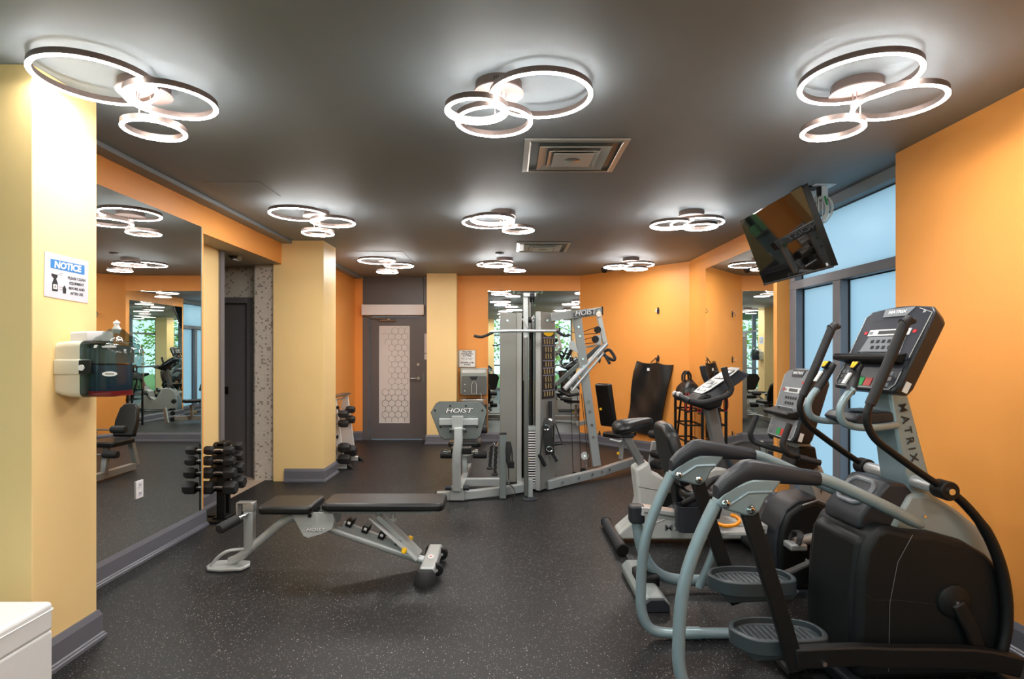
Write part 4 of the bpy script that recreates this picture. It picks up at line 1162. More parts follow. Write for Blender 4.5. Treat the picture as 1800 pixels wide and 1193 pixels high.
build('cross_axle', E().cyl((1.885, 2.50, .905), (1.885, 2.96, .905), .030, n=18), 'silver_tube', el)
mpoly0 = [(1.785, 2.635), (1.785, 2.785), (1.87, 2.785), (1.87, 2.635)]
ms = E(); vs = [(1.775, 2.66, 1.34), (1.775, 2.80, 1.34), (1.860, 2.80, 1.34), (1.860, 2.66, 1.34), (1.855, 2.635, .80), (1.855, 2.815, .80), (1.985, 2.815, .80), (1.985, 2.635, .80)]
ms.add(vs, [(0, 1, 2, 3), (4, 5, 6, 7), (0, 1, 5, 4), (1, 2, 6, 5), (2, 3, 7, 6), (3, 0, 4, 7)]); build('mast', ms, 'matrix_grey', el, .012)
M = SHR @ frame((1.858, 2.648, 1.13), (.19, -.045, -1), (1, 0, .19))
text('mast_lettering', 'MATRIX', .048, M @ Matrix.Translation((0, 0, .003)), 'print_black', el, 1.15, 0, .0004, space=1.55)
tr = E().prism([(1.60, 1.185), (1.63, 1.215), (1.80, 1.225), (1.81, 1.18), (1.76, 1.15), (1.64, 1.155)], 2.657, 2.88, 'y'); tray = build('bottle_tray', tr, 'charcoal', el, .012)
build('tray_recess', E().lathe([(.0001, 0), (.045, 0), (.05, .002)], (1.69, 2.73, 1.222), 24), 'black', tray)
console(el, (1.665, 2.685, 1.325), .45, .425, (.44, 0, .90), SHR)
# drive housing
cov = [(1.53, .06), (1.525, .25), (1.535, .50), (1.555, .63), (1.60, .715), (1.66, .735), (1.76, .712), (1.87, .705), (2.005, .668), (2.10, .612), (2.175, .535), (2.205, .44), (2.205, .22), (2.16, .07)]
build('side_cover', E().prism(cov, 2.50, 2.90, 'y'), 'cover_black', el, .03, seg=4)
build('cover_seam', E().tube([(x, 2.4985, z) for x, z in ((1.66, .10), (1.665, .40), (1.70, .58), (1.765, .70))], .0012, 5), 'bike_post', el)
build('cover_seam', E().tube([(x, 2.4985, z) for x, z in ((1.54, .45), (1.60, .415), (1.70, .415), (1.90, .39))], .0009, 5), 'charcoal', el)
spn = [(1.70, .68), (1.80, .865), (1.90, .865), (2.02, .792), (2.117, .712), (2.19, .60), (2.238, .477), (2.25, .30), (2.24, .10), (2.0, .10), (1.85, .45)]
build('spine_shell', E().prism(spn, 2.56, 2.85, 'y'), 'matrix_shell', el, .02, seg=3)
build('shell_screw', E().cyl((1.865, 2.559, .765), (1.865, 2.553, .765), .007, n=8), 'chrome', el)
capp = [(1.575, .70), (1.585, .765), (1.665, .86), (1.715, .915), (1.80, .905), (1.865, .82), (1.87, .69)]
tc = build('top_cap', E().prism(capp, 2.575, 2.835, 'y'), 'charcoal', el, .018, seg=3)
M = SHR @ frame((1.652, 2.705, .838), (0, -1, 0), (.70, 0, .72))
rim = MB(M).tube([(x, y, .006) for x, y in rrect(-.085, .085, -.055, .075, .045)], .012, 8, closed=True); build('cap_rim', rim, 'keypad_grey', tc)
build('cap_recess', MB(M).prism(rrect(-.078, .078, -.048, .068, .04), -.004, .004, 'z'), 'black', tc)
fw = MB().prism([(1.545, .10), (1.56, .40), (1.59, .66), (1.64, .67), (1.66, .42), (1.655, .10)], 2.46, 2.51, 'y'); fw.M = None
build('front_cover', E().prism([(1.52, .08), (1.518, .40), (1.545, .66), (1.60, .69), (1.615, .55), (1.60, .42), (1.60, .08)], 2.535, 2.865, 'y'), 'cover_black', el, .02, seg=3)
cr = build('crank_disc', E().lathe([(.0001, .022), (.055, .020), (.072, .010), (.075, 0)], (1.945, 2.50, .41), 32, ax=(0, -1, 0)), 'cover_black', el)
build('crank_bolt', E().cyl((1.945, 2.474, .41), (1.945, 2.480, .41), .008, n=10), 'chrome', cr)
build('crank_arm', E().tube([(1.945, 2.482, .41), (2.0, 2.478, .30), (2.03, 2.47, .20)], .01, rect=(.06, .03), up=(0, 1, 0)), 'black', el, .01)
build('base_frame', E().tube([(1.34, EY, .05), (2.25, EY, .05)], .01, rect=(.10, .07)), 'black', el, .008)
for x in (1.52, 2.22): build('stabilizer', E().tube([(x, YN - .03, .035), (x, YF + .03, .035)], .01, rect=(.08, .06)), 'charcoal', el, .012)
build('rear_beam', E().tube([(1.30, EY - .1, .02), (1.30, EY + .29, .05)], .02, 8), 'black', el)
build('shiny_track', E().tube([P(1392, 1036, 3.02), P(1440, 995, 3.02), P(1500, 958, 3.0), P(1518, 950, 3.0)], .01, rect=(.03, .012)), 'silver_tube', el)

# its twin behind the camera, seen only in the mirrors
el2 = copy_tree(el)
el2['label'] = 'elliptical trainer standing by the rear windows, seen in the mirrors'
el2.location = (-1.25, -1.3, 0); el2.rotation_euler = (0, 0, math.radians(188))

# --- recumbent bike
RB = 3.6
rb = thing('recumbent_bike', 'black recumbent exercise bike with grey frame tube and aluminium seat rail, behind the elliptical', 'exercise bike', (1.5, RB, 0))
body = [(1.655, .05), (1.645, .32), (1.66, .42), (1.70, .52), (1.77, .575), (1.88, .60), (2.0, .55), (2.18, .44), (2.30, .32), (2.32, .05)]
build('drive_housing', MB().prism(body, RB - .14, RB + .14, 'y'), 'cover_black', rb, .03, seg=3)
build('front_fairing', MB().prism([(1.64, .05), (1.632, .33), (1.65, .44), (1.70, .545), (1.775, .60), (1.89, .62), (1.88, .585), (1.79, .56), (1.73, .51), (1.69, .43), (1.675, .32), (1.69, .05)], RB - .12, RB + .12, 'y'), 'charcoal', rb, .01)
build('top_strip', MB().tube([(1.79, RB - .145, .575), (1.88, RB - .145, .605), (2.0, RB - .145, .555), (2.18, RB - .145, .445)], .006, 6), 'bike_post', rb)
mm = MB(); mm.add([(1.775, RB - .07, .98), (1.775, RB + .07, .98), (1.86, RB + .07, .98), (1.86, RB - .07, .98), (1.91, RB - .09, .54), (1.91, RB + .09, .54), (2.06, RB + .09, .54), (2.06, RB - .09, .54)], [(0, 1, 2, 3), (4, 5, 6, 7), (0, 1, 5, 4), (1, 2, 6, 5), (2, 3, 7, 6), (3, 0, 4, 7)])
build('mast', mm, 'mast_grey', rb, .012)
text('mast_lettering', 'MATRIX', .055, frame((1.895, RB - .083, .78), (.36, -.04, -1), (1, 0, .36)) @ Matrix.Translation((0, 0, .004)), 'print_black', rb, 1.1, 0, .0004, space=1.5)
text('housing_lettering', 'MATRIX', .06, frame((1.98, RB - .1445, .22), (1, 0, -.05), (0, 0, 1)), 'pale_panel', rb, 1.3, 0, .0, space=1.4)
console(rb, (1.715, RB, .955), .37, .455, (.295, 0, .955), None, 'keypad_grey', grey=True, depth=.12)
bar = [(1.672, 1.08), (1.645, 1.01), (1.63, .955), (1.655, .905), (1.73, .878), (1.83, .85)]
for s_ in (-1, 1):
    build('handlebar', MB().tube(spline([(x, RB + s_ * (.225 - .10 * max(0, i - 3) / 2), z) for i, (x, z) in enumerate(bar)], 5), .0185, 12), 'rubber', rb)
build('bar_stub', MB().tube([(1.74, RB - .2, .873), (1.86, RB - .21, .845)], .018, 12), 'rubber', rb)
build('bar_clamp', MB().prism([(1.76, .80), (1.80, .92), (1.90, .92), (1.92, .80), (1.85, .74)], RB - .09, RB + .09, 'y'), 'black', rb, .012)
for s_, ang in ((-1, 184), (1, 4)):
    c = Vector((1.865, RB + s_ * .142, .375)); e = c + Vector((.155 * math.cos(math.radians(ang)), s_ * .03, .155 * math.sin(math.radians(ang)) - .005))
    build('crank_arm', MB().tube([c, e], [.034, .024], 14), 'mast_grey', rb)
    pdl = build('pedal', MB().box(e.x - .055, e.x + .045, min(e.y, e.y + s_ * .10), max(e.y, e.y + s_ * .10), e.z - .022, e.z + .018), 'mast_grey', rb, .01)
    build('pedal_strap', MB().tube(spline([(e.x - .02, e.y + s_ * .01, e.z + .02), (e.x - .0, e.y + s_ * .02, e.z + .075), (e.x + .01, e.y + s_ * .08, e.z + .075), (e.x - .01, e.y + s_ * .09, e.z + .015)], 4), .01, rect=(.035, .008)), 'black_soft', pdl)
build('frame_tube', MB().tube(spline([(.812, RB, .46), (.826, RB, .35), (.855, RB, .235), (.92, RB, .13), (1.02, RB, .075), (1.15, RB, .062)], 5) + [Vector((1.75, RB, .062))], .034, 16), 'matrix_grey', rb)
build('tube_cover', MB().prism(rrect(.765, .86, RB - .05, RB + .05, .03), .43, .54, 'z'), 'charcoal', rb, .012)
build('seat_rail', MB().tube([(.83, RB, .512), (1.20, RB, .455), (1.62, RB, .395)], .01, rect=(.10, .055)), 'aluminium', rb, .005)
build('rail_groove', MB().tube([(.85, RB - .052, .508), (1.20, RB - .052, .453), (1.60, RB - .052, .396)], .006, 6), 'bike_post', rb)
build('rail_tray', MB().box(1.27, 1.48, RB - .16, RB + .16, .395, .418), 'aluminium', rb, .004)
build('rear_foot', MB().prism([(.78, .0), (.775, .05), (.81, .085), (.90, .085), (.94, .045), (.94, .0)], RB - .30, RB + .30, 'y'), 'matrix_shell', rb, .010)
for s_ in (-1, 1):
    build('foot_end', MB().prism([(.785, .0), (.78, .045), (.82, .078), (.90, .078), (.935, .04), (.935, .0)], RB + s_ * .30 - .02, RB + s_ * .30 + .02, 'y'), 'charcoal', rb, .008)
    build('seat_grip', MB().tube(spline([(1.05, RB + s_ * .20, .60), (1.10, RB + s_ * .27, .66), (1.20, RB + s_ * .28, .76), (1.28, RB + s_ * .28, .77)], 4), .018, 10), 'rubber', rb)
build('foot_saddle', MB().prism(rrect(.80, .94, RB - .10, RB + .10, .03), .05, .12, 'z'), 'black', rb, .012)
build('front_foot', MB().tube([(2.25, RB - .30, .04), (2.25, RB + .30, .04)], .01, rect=(.09, .07)), 'charcoal', rb, .012)
M = frame((1.10, RB, .62), (0, -1, 0), (-.26, 0, 1))
bpad = MB(M).prism([(-.19, .08), (.19, .08), (.21, .25), (.17, .40), (.09, .455), (-.09, .455), (-.17, .40), (-.21, .25)], -.03, .045, 'z'); build('back_rest', bpad, 'vinyl', rb, .025, seg=3)
build('seat_pad', MB().prism(rrect(1.06, 1.42, RB - .2, RB + .2, .08), .60, .67, 'z'), 'vinyl', rb, .025, seg=3)
build('seat_bracket', MB().prism([(1.06, .47), (1.02, .80), (1.07, .80), (1.14, .60), (1.36, .60), (1.32, .45)], RB - .05, RB + .05, 'y'), 'black', rb, .01)
bn_ = MB(); o_ = [(a, b) for a, b in rrect(.985, 1.155, RB - .31, RB - .19, .03)]; i_ = [(1.07 + (a - 1.07) * .9, RB - .25 + (b - RB + .25) * .88) for a, b in o_]; lo_ = [(1.07 + (a - 1.07) * .86, RB - .25 + (b - RB + .25) * .9) for a, b in o_]
n = len(o_); vs = [(a, b, .455) for a, b in lo_] + [(a, b, .605) for a, b in o_] + [(a, b, .605) for a, b in i_] + [(a, b, .50) for a, b in i_]
fs = [tuple(range(n))]
for k in range(3): fs += [(k * n + i, k * n + (i + 1) % n, (k + 1) * n + (i + 1) % n, (k + 1) * n + i) for i in range(n)]
fs.append(tuple(range(3 * n, 4 * n))); bn_.add(vs, fs); build('bottle_bin', bn_, 'charcoal', rb)
build('adjust_lever', MB().tube(spline([P(1262, 920, 3.36), P(1275, 924, 3.34), P(1292, 922, 3.34), P(1300, 915, 3.36), P(1294, 908, 3.38), P(1285, 905, 3.4)], 4), .012, 10), 'orange_plastic', rb)
build('clip_lever', MB().tube(spline([P(1245, 855, 3.5), P(1250, 849, 3.48), P(1262, 850, 3.48)], 4), .010, 8), 'orange_plastic', rb)
build('seat_stay', MB().tube([(1.28, RB - .17, .42), (1.22, RB - .17, .25), (1.16, RB - .15, .08)], .024, 12), 'matrix_grey', rb)

# --- upright bike
UY = 4.55
ub = thing('upright_bike', 'silver upright exercise bike with a black saddle and slanted console', 'exercise bike', (1.35, UY, 0))
sil = [(.86, .085), (.99, .20), (1.025, .34), (.995, .585), (1.02, .60), (1.105, .645), (1.13, .56), (1.23, .515), (1.26, .36), (1.36, .30), (1.46, .42), (1.545, .565), (1.62, .60), (1.76, .60), (1.88, .50), (1.93, .34), (1.95, .10), (1.95, .035), (.88, .035)]
build('body_shell', MB().prism(sil, UY - .10, UY + .10, 'y'), 'bike_silver', ub, .02, seg=3)
build('shell_seam', MB().tube([(1.02, UY - .1015, .455), (1.12, UY - .1015, .435), (1.24, UY - .1015, .42)], .003, 5), 'bike_post', ub)
build('shell_seam', MB().tube([(.98, UY - .1015, .10), (1.15, UY - .1015, .17), (1.28, UY - .1015, .22)], .004, 5), 'aluminium', ub)
text('body_lettering', 'MATRIX', .07, frame((1.42, UY - .1012, .13), (1, 0, 0), (0, 0, 1)), 'bike_post', ub, 1.3, 0, .001, space=1.3)
fwp = MB().lathe([(.0001, .012), (.10, .012), (.115, 0)], (1.26, UY - .10, .31), 30, ax=(0, -1, 0)); build('crank_cover', fwp, 'black', ub)
for s_, ang in ((-1, 300), (1, 120)):
    c = Vector((1.26, UY + s_ * .115, .31)); e = c + Vector((.16 * math.cos(math.radians(ang)), s_ * .03, .16 * math.sin(math.radians(ang))))
    build('crank_arm', MB().tube([c, e], [.024, .018], 12), 'bike_post', ub)
    pdl = build('pedal', MB().box(e.x - .05, e.x + .05, min(e.y, e.y + s_ * .1), max(e.y, e.y + s_ * .1), e.z - .016, e.z + .016), 'black', ub, .006)
    build('pedal_strap', MB().tube(spline([(e.x, e.y + s_ * .01, e.z + .016), (e.x, e.y + s_ * .02, e.z + .065), (e.x, e.y + s_ * .08, e.z + .065), (e.x, e.y + s_ * .09, e.z + .01)], 3), .01, rect=(.03, .007)), 'black_soft', pdl)
build('seat_post', MB().tube([(.935, UY, .85), (1.075, UY, .595)], .01, rect=(.06, .085), up=(0, 1, 0)), 'bike_post', ub, .01)
sd_ = MB(); secs = [(.836, .892, .030, .020), (.842, .893, .070, .042), (.858, .896, .100, .056), (.885, .900, .118, .063), (.92, .905, .124, .065), (.96, .911, .115, .063), (1.0, .919, .092, .058), (1.04, .929, .068, .052), (1.08, .939, .050, .045), (1.115, .946, .040, .039), (1.14, .949, .032, .033), (1.155, .950, .020, .022), (1.160, .950, .006, .008)]
vs = []; K = 14
for x, z, w, h in secs:
    for k in range(K):
        a = 2 * math.pi * k / K; zz = h * math.sin(a); vs.append((x, UY + w * math.cos(a), z + (zz if zz > 0 else zz * .85) ))
fs = []
for i in range(len(secs) - 1): fs += [(i * K + k, i * K + (k + 1) % K, (i + 1) * K + (k + 1) % K, (i + 1) * K + k) for k in range(K)]
fs += [tuple(range(K)), tuple(range((len(secs) - 1) * K, len(secs) * K))]
sd_.add(vs, fs); build('saddle', sd_, 'vinyl', ub)
build('saddle_clamp', MB().box(.90, 1.0, UY - .05, UY + .05, .825, .86), 'charcoal', ub, .008)
rf = MB().cyl((.845, UY - .33, .045), (.845, UY + .33, .045), .042, n=18); build('rear_foot', rf, 'charcoal', ub)
for s_ in (-1, 1): build('foot_cap', MB().cyl((.845, UY + s_ * .33, .046), (.845, UY + s_ * .36, .046), .046, n=18), 'black', ub, .008)
ff = MB().cyl((1.86, UY - .28, .045), (1.86, UY + .28, .045), .042, n=18); build('front_foot', ff, 'charcoal', ub)
for s_ in (-1, 1): build('transport_wheel', MB().cyl((1.90, UY + s_ * .28 - .02, .045), (1.90, UY + s_ * .28 + .02, .045), .045, n=18), 'black', ub, .006)
build('console_post', MB().tube([(1.60, UY, 1.13), (1.72, UY, .58)], .01, rect=(.09, .10), up=(0, 1, 0)), 'bike_post', ub, .015)
build('post_boot', MB().lathe([(.10, 0), (.085, .03), (.06, .06), (.055, .08)], (1.715, UY, .585), 20), 'black', ub)
vv = Vector((.83, 0, .56)).normalized()
CM = frame((1.50, UY, 1.165), (0, -1, 0), vv)
build('console_shell', MB(CM).prism([(-.10, -.03), (.10, -.03), (.16, .06), (.165, .30), (.13, .40), (.07, .425), (-.07, .425), (-.13, .40), (-.165, .30), (-.16, .06)], -.075, 0, 'z', [(-.07, .0), (.07, .0), (.10, .06), (.11, .28), (.08, .36), (.05, .37), (-.05, .37), (-.08, .36), (-.11, .28), (-.10, .06)]), 'charcoal', ub, .01)
build('console_face', MB(CM).prism([(-.10, .02), (.10, .02), (.135, .08), (.14, .29), (.10, .385), (-.10, .385), (-.14, .29), (-.135, .08)], 0, .006, 'z'), 'hoist_grey', ub, .003)
build('display', MB(CM).prism(rrect(-.095, .095, .22, .345, .02), .006, .012, 'z'), 'lcd', ub, .002)
build('display_window', MB(CM).prism(rrect(-.07, .07, .245, .32, .012), .012, .0135, 'z'), 'white', ub)
for i in range(4):
    for j in range(3): build('key', MB(CM).prism(rrect(-.085 + i * .045, -.085 + i * .045 + .034, .05 + j * .048, .05 + j * .048 + .030, .01, 2), .006, .011, 'z'), 'pale_panel' if (i + j) % 4 else 'keypad_grey', ub)
for s_ in (-1, 1):
    hb = [(1.635, s_ * .24, 1.39), (1.655, s_ * .245, 1.31), (1.685, s_ * .25, 1.235), (1.665, s_ * .25, 1.185), (1.59, s_ * .23, 1.15), (1.49, s_ * .20, 1.12), (1.40, s_ * .17, 1.13)]
    build('handlebar', MB().tube(spline([(x, UY + y, z) for x, y, z in hb], 5), [.024] * 12 + [.021] * 19, 12), 'rubber', ub)
build('front_grip', MB().tube(spline([(1.40, UY - .17, 1.13), (1.365, UY - .10, 1.155), (1.355, UY, 1.165), (1.365, UY + .10, 1.155), (1.40, UY + .17, 1.13)], 4), .019, 12), 'charcoal', ub)
for y in (-.075, .03): build('pulse_sensor', MB().tube([(1.356, UY + y, 1.170), (1.355, UY + y + .045, 1.172)], .0205, 12), 'pale_panel', ub)
build('neck', MB().prism([(1.42, 1.10), (1.52, 1.18), (1.68, 1.16), (1.66, 1.08), (1.56, 1.05)], UY - .14, UY + .14, 'y'), 'black', ub, .02)

# ------------------------------------------------------------------ dumbbells and racks
def dumbbell(name, L, R, hw, label, group, handle='handle_steel'):
    t = thing(name, label, 'dumbbell', (0, 0, 0), group)
    h = MB(); h.lathe([(.011, -L / 2 + hw * .5), (.013, -.03), (.0155, 0), (.013, .03), (.011, L / 2 - hw * .5)], (0, 0, 0), 12, ax=(1, 0, 0)); build('handle', h, handle, t)
    for s_ in (-1, 1):
        m = MB(); m.lathe([(.0001, 0), (R * .72, 0), (R, hw * .25), (R, hw * .75), (R * .72, hw), (.0001, hw)], (s_ * L / 2 - (hw if s_ > 0 else 0), 0, 0), 6, ax=(1, 0, 0)); build('head', m, 'rubber', t, .004)
    return t


rk = thing('dumbbell_rack', 'black upright dumbbell rack standing at the corner of the mirror wall', 'rack', (-2.57, 5.15, 0))
FX, FYY, RX, RYY = -2.557, 5.035, -2.590, 5.265      # handle lines of the bench-facing and the alcove-facing dumbbells
tiers = [(.637, .043, .085), (.545, .048, .092), (.437, .056, .10), (.308, .066, .11)]
for cx, y0, y1 in ((FX, 5.054, 5.090), (RX, 5.210, 5.246)):
    build('upright', MB().prism([(cx - .034, .01), (cx + .034, .01), (cx + .034, .69), (cx - .034, .69)], y0, y1, 'y'), 'black', rk, .004)
build('foot', MB().box(-2.74, -2.36, 4.985, 5.11, 0, .02), 'black', rk, .004)
build('foot', MB().box(-2.74, -2.36, 5.18, 5.29, 0, .02), 'black', rk, .004)
build('top_bar', MB().prism([(FX - .034, 5.054), (FX + .034, 5.054), (RX + .034, 5.246), (RX - .034, 5.246)], .665, .70, 'z'), 'black', rk, .006)
build('foot_bar', MB().box(-2.63, -2.51, 5.06, 5.24, .004, .035), 'black', rk, .004)
for z, R, hw in tiers:
    for cx, ya, yb, lip in ((FX, 5.015, 5.056, 5.015), (RX, 5.244, 5.285, 5.279)):
        cr = MB(); cr.box(cx - .028, cx + .028, ya, yb, z - .030, z - .0145); cr.box(cx - .028, cx + .028, lip, lip + .006, z - .030, z + .004)
        build('cradle', cr, 'black', rk)
names = ['smallest', 'second smallest', 'second largest', 'largest']
for i, (z, R, hw) in enumerate(tiers):
    for x, y0, side in ((FX, FYY, 'bench-facing'), (RX, RYY, 'alcove-facing')):
        d = dumbbell('dumbbell', 2 * hw + .092, R, hw, '%s black hex dumbbell on the %s side of the black upright rack' % (names[i], side), 'hex dumbbells on the black rack')
        d.location = (x, y0, z)
tg = build('floor_tag', MB().prism([(-2.47, 4.99), (-2.40, 5.0), (-2.39, 5.03), (-2.46, 5.02)], .0205, .0225, 'z'), 'white')
tag(tg, 'small white tag lying at the foot of the black dumbbell rack', 'tag')

rk = thing('dumbbell_rack', 'white A-frame dumbbell rack behind the far yellow pillar', 'rack', (-2.3, 7.65, 0))
for y0 in (7.38, 7.92):
    build('foot', MB().box(-2.60, -2.08, y0 - .035, y0 + .035, .005, .06), 'rack_white', rk, .004)
    build('foot_tip', MB().prism([(-2.08, .003), (-2.0, .003), (-2.03, .03), (-2.08, .065)], y0 - .037, y0 + .037, 'y'), 'black', rk, .003)
    build('upright', MB().prism([(-2.40, .06), (-2.12, .06), (-2.17, .45), (-2.23, .93), (-2.30, .93)], y0 - .015, y0 + .015, 'y'), 'rack_white', rk, .003)
build('top_bar', MB().box(-2.31, -2.20, 7.34, 7.96, .925, .945), 'dark_steel', rk, .003)
for z in (.86, .64, .49, .28):
    xb = -2.40 + .1 * (z - .06) / .87
    build('shelf_rail', MB().box(xb, xb + .03, 7.39, 7.91, z, z + .018), 'rack_white', rk, .002)
for z in (.80, .42):
    build('saddle_hook', MB().tube([(-2.22, 7.37, z), (-2.20, 7.335, z - .02), (-2.19, 7.325, z + .02)], .010, 6), 'black', rk)
WH = [(-2.22, 7.285, .715, .052, .12, 'upper black hex dumbbell on the pillar side of the white rack'), (-2.22, 7.285, .595, .055, .12, 'middle black hex dumbbell on the pillar side of the white rack'),
      (-2.22, 7.285, .285, .070, .15, 'lower black hex dumbbell on the pillar side of the white rack'), (-2.22, 7.285, .138, .072, .15, 'lowest black hex dumbbell on the pillar side of the white rack'),
      (-2.28, 7.835, .72, .055, .12, 'upper black hex dumbbell on the door side of the white rack'), (-2.28, 7.835, .585, .06, .12, 'middle black hex dumbbell on the door side of the white rack'),
      (-2.28, 7.815, .155, .085, .15, 'large black hex dumbbell low on the door side of the white rack')]
for x, y0, z, R, hw, lab in WH:
    ye_ = 7.37 if y0 < 7.5 else 7.91
    L2 = 2 * hw + .10
    cr = MB(); cr.box(x - .02, x + .02, y0 - .018, ye_, z - .030, z - .0145); cr.box(x - .02, x + .02, y0 - .024, y0 - .018, z - .030, z + .004)
    build('cradle', cr, 'rack_white', rk)
    d = dumbbell('dumbbell', L2, R, hw, lab, 'hex dumbbells on the white rack', 'steel'); d.location = (x, y0, z)

# ------------------------------------------------------------------ pillar: dispenser and notice
wd = thing('wipe_dispenser', 'smoked plastic wipe dispenser with beige back mounted on the near yellow pillar', 'dispenser', (-2.0, 2.82, 1.28))
XB = -2.158
def rsec(x, y0, y1, z0, z1, r): return [(x, a, b) for a, b in rrect(y0, y1, z0, z1, r, 4)]
def loft(secs):
    mb = MB(); n = len(secs[0]); vs = [v for s_ in secs for v in s_]; fs = [tuple(range(n)), tuple(range(len(vs) - n, len(vs)))]
    for k in range(len(secs) - 1): fs += [(k * n + i, k * n + (i + 1) % n, (k + 1) * n + (i + 1) % n, (k + 1) * n + i) for i in range(n)]
    return mb.add(vs, fs)
build('back_shell', loft([rsec(XB, 2.71, 2.93, 1.30, 1.552, .03), rsec(XB + .06, 2.705, 2.935, 1.288, 1.558, .03), rsec(XB + .125, 2.70, 2.94, 1.286, 1.558, .03)]), 'beige_plastic', wd)
build('back_band', loft([rsec(XB, 2.698, 2.94, 1.395, 1.47, .01), rsec(XB + .13, 2.69, 2.95, 1.395, 1.47, .01)]), 'beige_plastic', wd, .004)
build('front_shell', loft([rsec(XB + .125, 2.70, 2.94, 1.286, 1.558, .03), rsec(XB + .25, 2.71, 2.93, 1.288, 1.556, .04), rsec(XB + .30, 2.735, 2.905, 1.30, 1.545, .05), rsec(XB + .318, 2.77, 2.87, 1.33, 1.52, .05)]), 'smoked_plastic', wd)
build('refill_bucket', MB().lathe([(.0001, 1.295), (.085, 1.295), (.088, 1.30), (.09, 1.44), (.0001, 1.45)], (XB + .19, 2.82, 0), 28), 'bucket_blue', wd, label='blue and red wipe refill seen through the smoked cover')
build('wipe_roll', MB().lathe([(.0001, 1.45), (.088, 1.45), (.088, 1.535), (.0001, 1.54)], (XB + .20, 2.82, 0), 28), 'hoist_plate', wd)
build('bucket_foot', MB().lathe([(.0001, 1.291), (.092, 1.291), (.092, 1.315), (.0001, 1.315)], (XB + .19, 2.82, 0), 28), 'red', wd)
build('funnel', MB().lathe([(.10, 1.556), (.085, 1.575), (.055, 1.592), (.035, 1.615), (.030, 1.618)], (XB + .215, 2.82, 0), 28), 'smoked_plastic', wd)
build('lid', loft([rsec(XB + .05, 2.74, 2.90, 1.556, 1.60, .008), rsec(XB + .13, 2.74, 2.90, 1.556, 1.605, .008), rsec(XB + .175, 2.78, 2.86, 1.558, 1.607, .008)]), 'white_plastic', wd)
wt = MB(); wt.lathe([(.016, 1.595), (.024, 1.615), (.012, 1.635), (.018, 1.65), (.0001, 1.662)], (XB + .225, 2.81, 0), 9, sx=1.0, sy=.5); build('wipe', wt, 'white', wd)
lk = build('lock', MB().box(XB + .125, XB + .185, 2.690, 2.70, 1.40, 1.465), 'black', wd, .004)
build('lock_button', MB().cyl((XB + .142, 2.692, 1.43), (XB + .142, 2.685, 1.43), .014, n=18), 'white_plastic', lk)
LM = frame((XB + .262, 2.712, 1.40), (1, .25, 0), (0, 0, 1))
build('brand_label', MB(LM).prism([(.032 * math.cos(k * .3927), .012 * math.sin(k * .3927)) for k in range(16)], .006, .008, 'z'), 'white', wd)
build('label_mark', MB(LM).box(-.018, .018, -.003, .003, .008, .0088), 'print_grey', wd)
mk = MB(frame((XB + .24, 2.708, 1.53), (1, .12, 0), (0, 0, 1))); mk.prism([(-.05, -.006), (-.038, -.006), (-.03, .008), (-.045, .008)], .001, .003, 'z'); mk.box(-.012, .05, -.004, .002, .001, .003); mk.box(.0, .045, .004, .007, .001, .003)
build('cover_print', mk, 'white', wd)

ns = thing('notice_sign', 'laminated notice sheet with a blue header and spray bottle taped on the near yellow pillar', 'sign', (XB, 2.785, 1.765))
NM = frame((XB + .001, 2.785, 1.866), (0, 1, .0), (0, 0, 1))
build('sheet', MB(NM).prism([(-.142, -.102), (.135, -.112), (.138, .103), (-.138, .108)], .0, .0016, 'z'), 'paper', ns, smooth=False)
build('header', MB(NM).prism([(-.105, .035), (.110, .030), (.110, .078), (-.105, .078)], .0016, .0022, 'z'), 'print_blue', ns, smooth=False)
text('headline', 'NOTICE', .044, NM @ Matrix.Translation((.0, .054, .0026)), 'white', ns, 1.05, .12, .0018, .0002)
text('message', 'PLEASE CLEAN\nEQUIPMENT\nBEFORE AND\nAFTER USE', .0185, NM @ Matrix.Translation((.058, -.036, .0022)), 'print_black', ns, .95, 0, .0004, .0002, lead=1.35)
sb = MB(NM); sb.prism([(-.095, -.072), (-.062, -.072), (-.062, -.035), (-.072, -.012), (-.085, -.012), (-.095, -.035)], .0016, .0024, 'z'); sb.prism([(-.09, -.010), (-.068, -.010), (-.062, .006), (-.098, .010), (-.10, .0)], .0016, .0024, 'z'); sb.box(-.085, -.075, -.014, -.008, .0016, .0024)
sb.prism([(-.030, -.078), (-.012, -.078), (-.010, -.055), (-.02, -.038), (-.032, -.052)], .0016, .0024, 'z'); build('spray_bottle_print', sb, 'print_black', ns, smooth=False)
sb = MB(NM); sb.prism([(-.090, -.062), (-.067, -.062), (-.067, -.040), (-.090, -.040)], .0025, .0029, 'z'); build('bottle_label_print', sb, 'white', ns, smooth=False)
sb = MB(NM); sb.prism([(-.084, -.056), (-.073, -.056), (-.073, -.046), (-.084, -.046)], .003, .0033, 'z')
for a, b, c, d in ((-.055, -.03, -.05, -.048), (-.055, -.03, -.062, -.060), (-.06, -.035, .008, .010), (-.05, -.03, .016, .018)): sb.box(a, b, c, d, .0016, .0022)
build('cloth_print', sb, 'print_grey', ns, smooth=False)

ot = thing('ottoman', 'white leather cube ottoman at the foot of the near yellow pillar', 'ottoman', (-2.14, 2.17, 0))
build('cushion', MB().box(-2.363, -1.913, 1.945, 2.397, .335, .458), 'white_leather', ot, .018, seg=3)
build('body', MB().box(-2.361, -1.915, 1.947, 2.395, .02, .34), 'white_leather', ot, .012, seg=3)
build('piping', MB().tube([(x, y, .425) for x, y in rrect(-2.364, -1.912, 1.944, 2.398, .012, 3)], .003, 6, closed=True), 'white_leather', ot)
for x in (-2.33, -1.95):
    for y in (1.98, 2.36): build('foot', MB().cyl((x, y, 0), (x, y, .024), .02, n=10), 'black', ot)

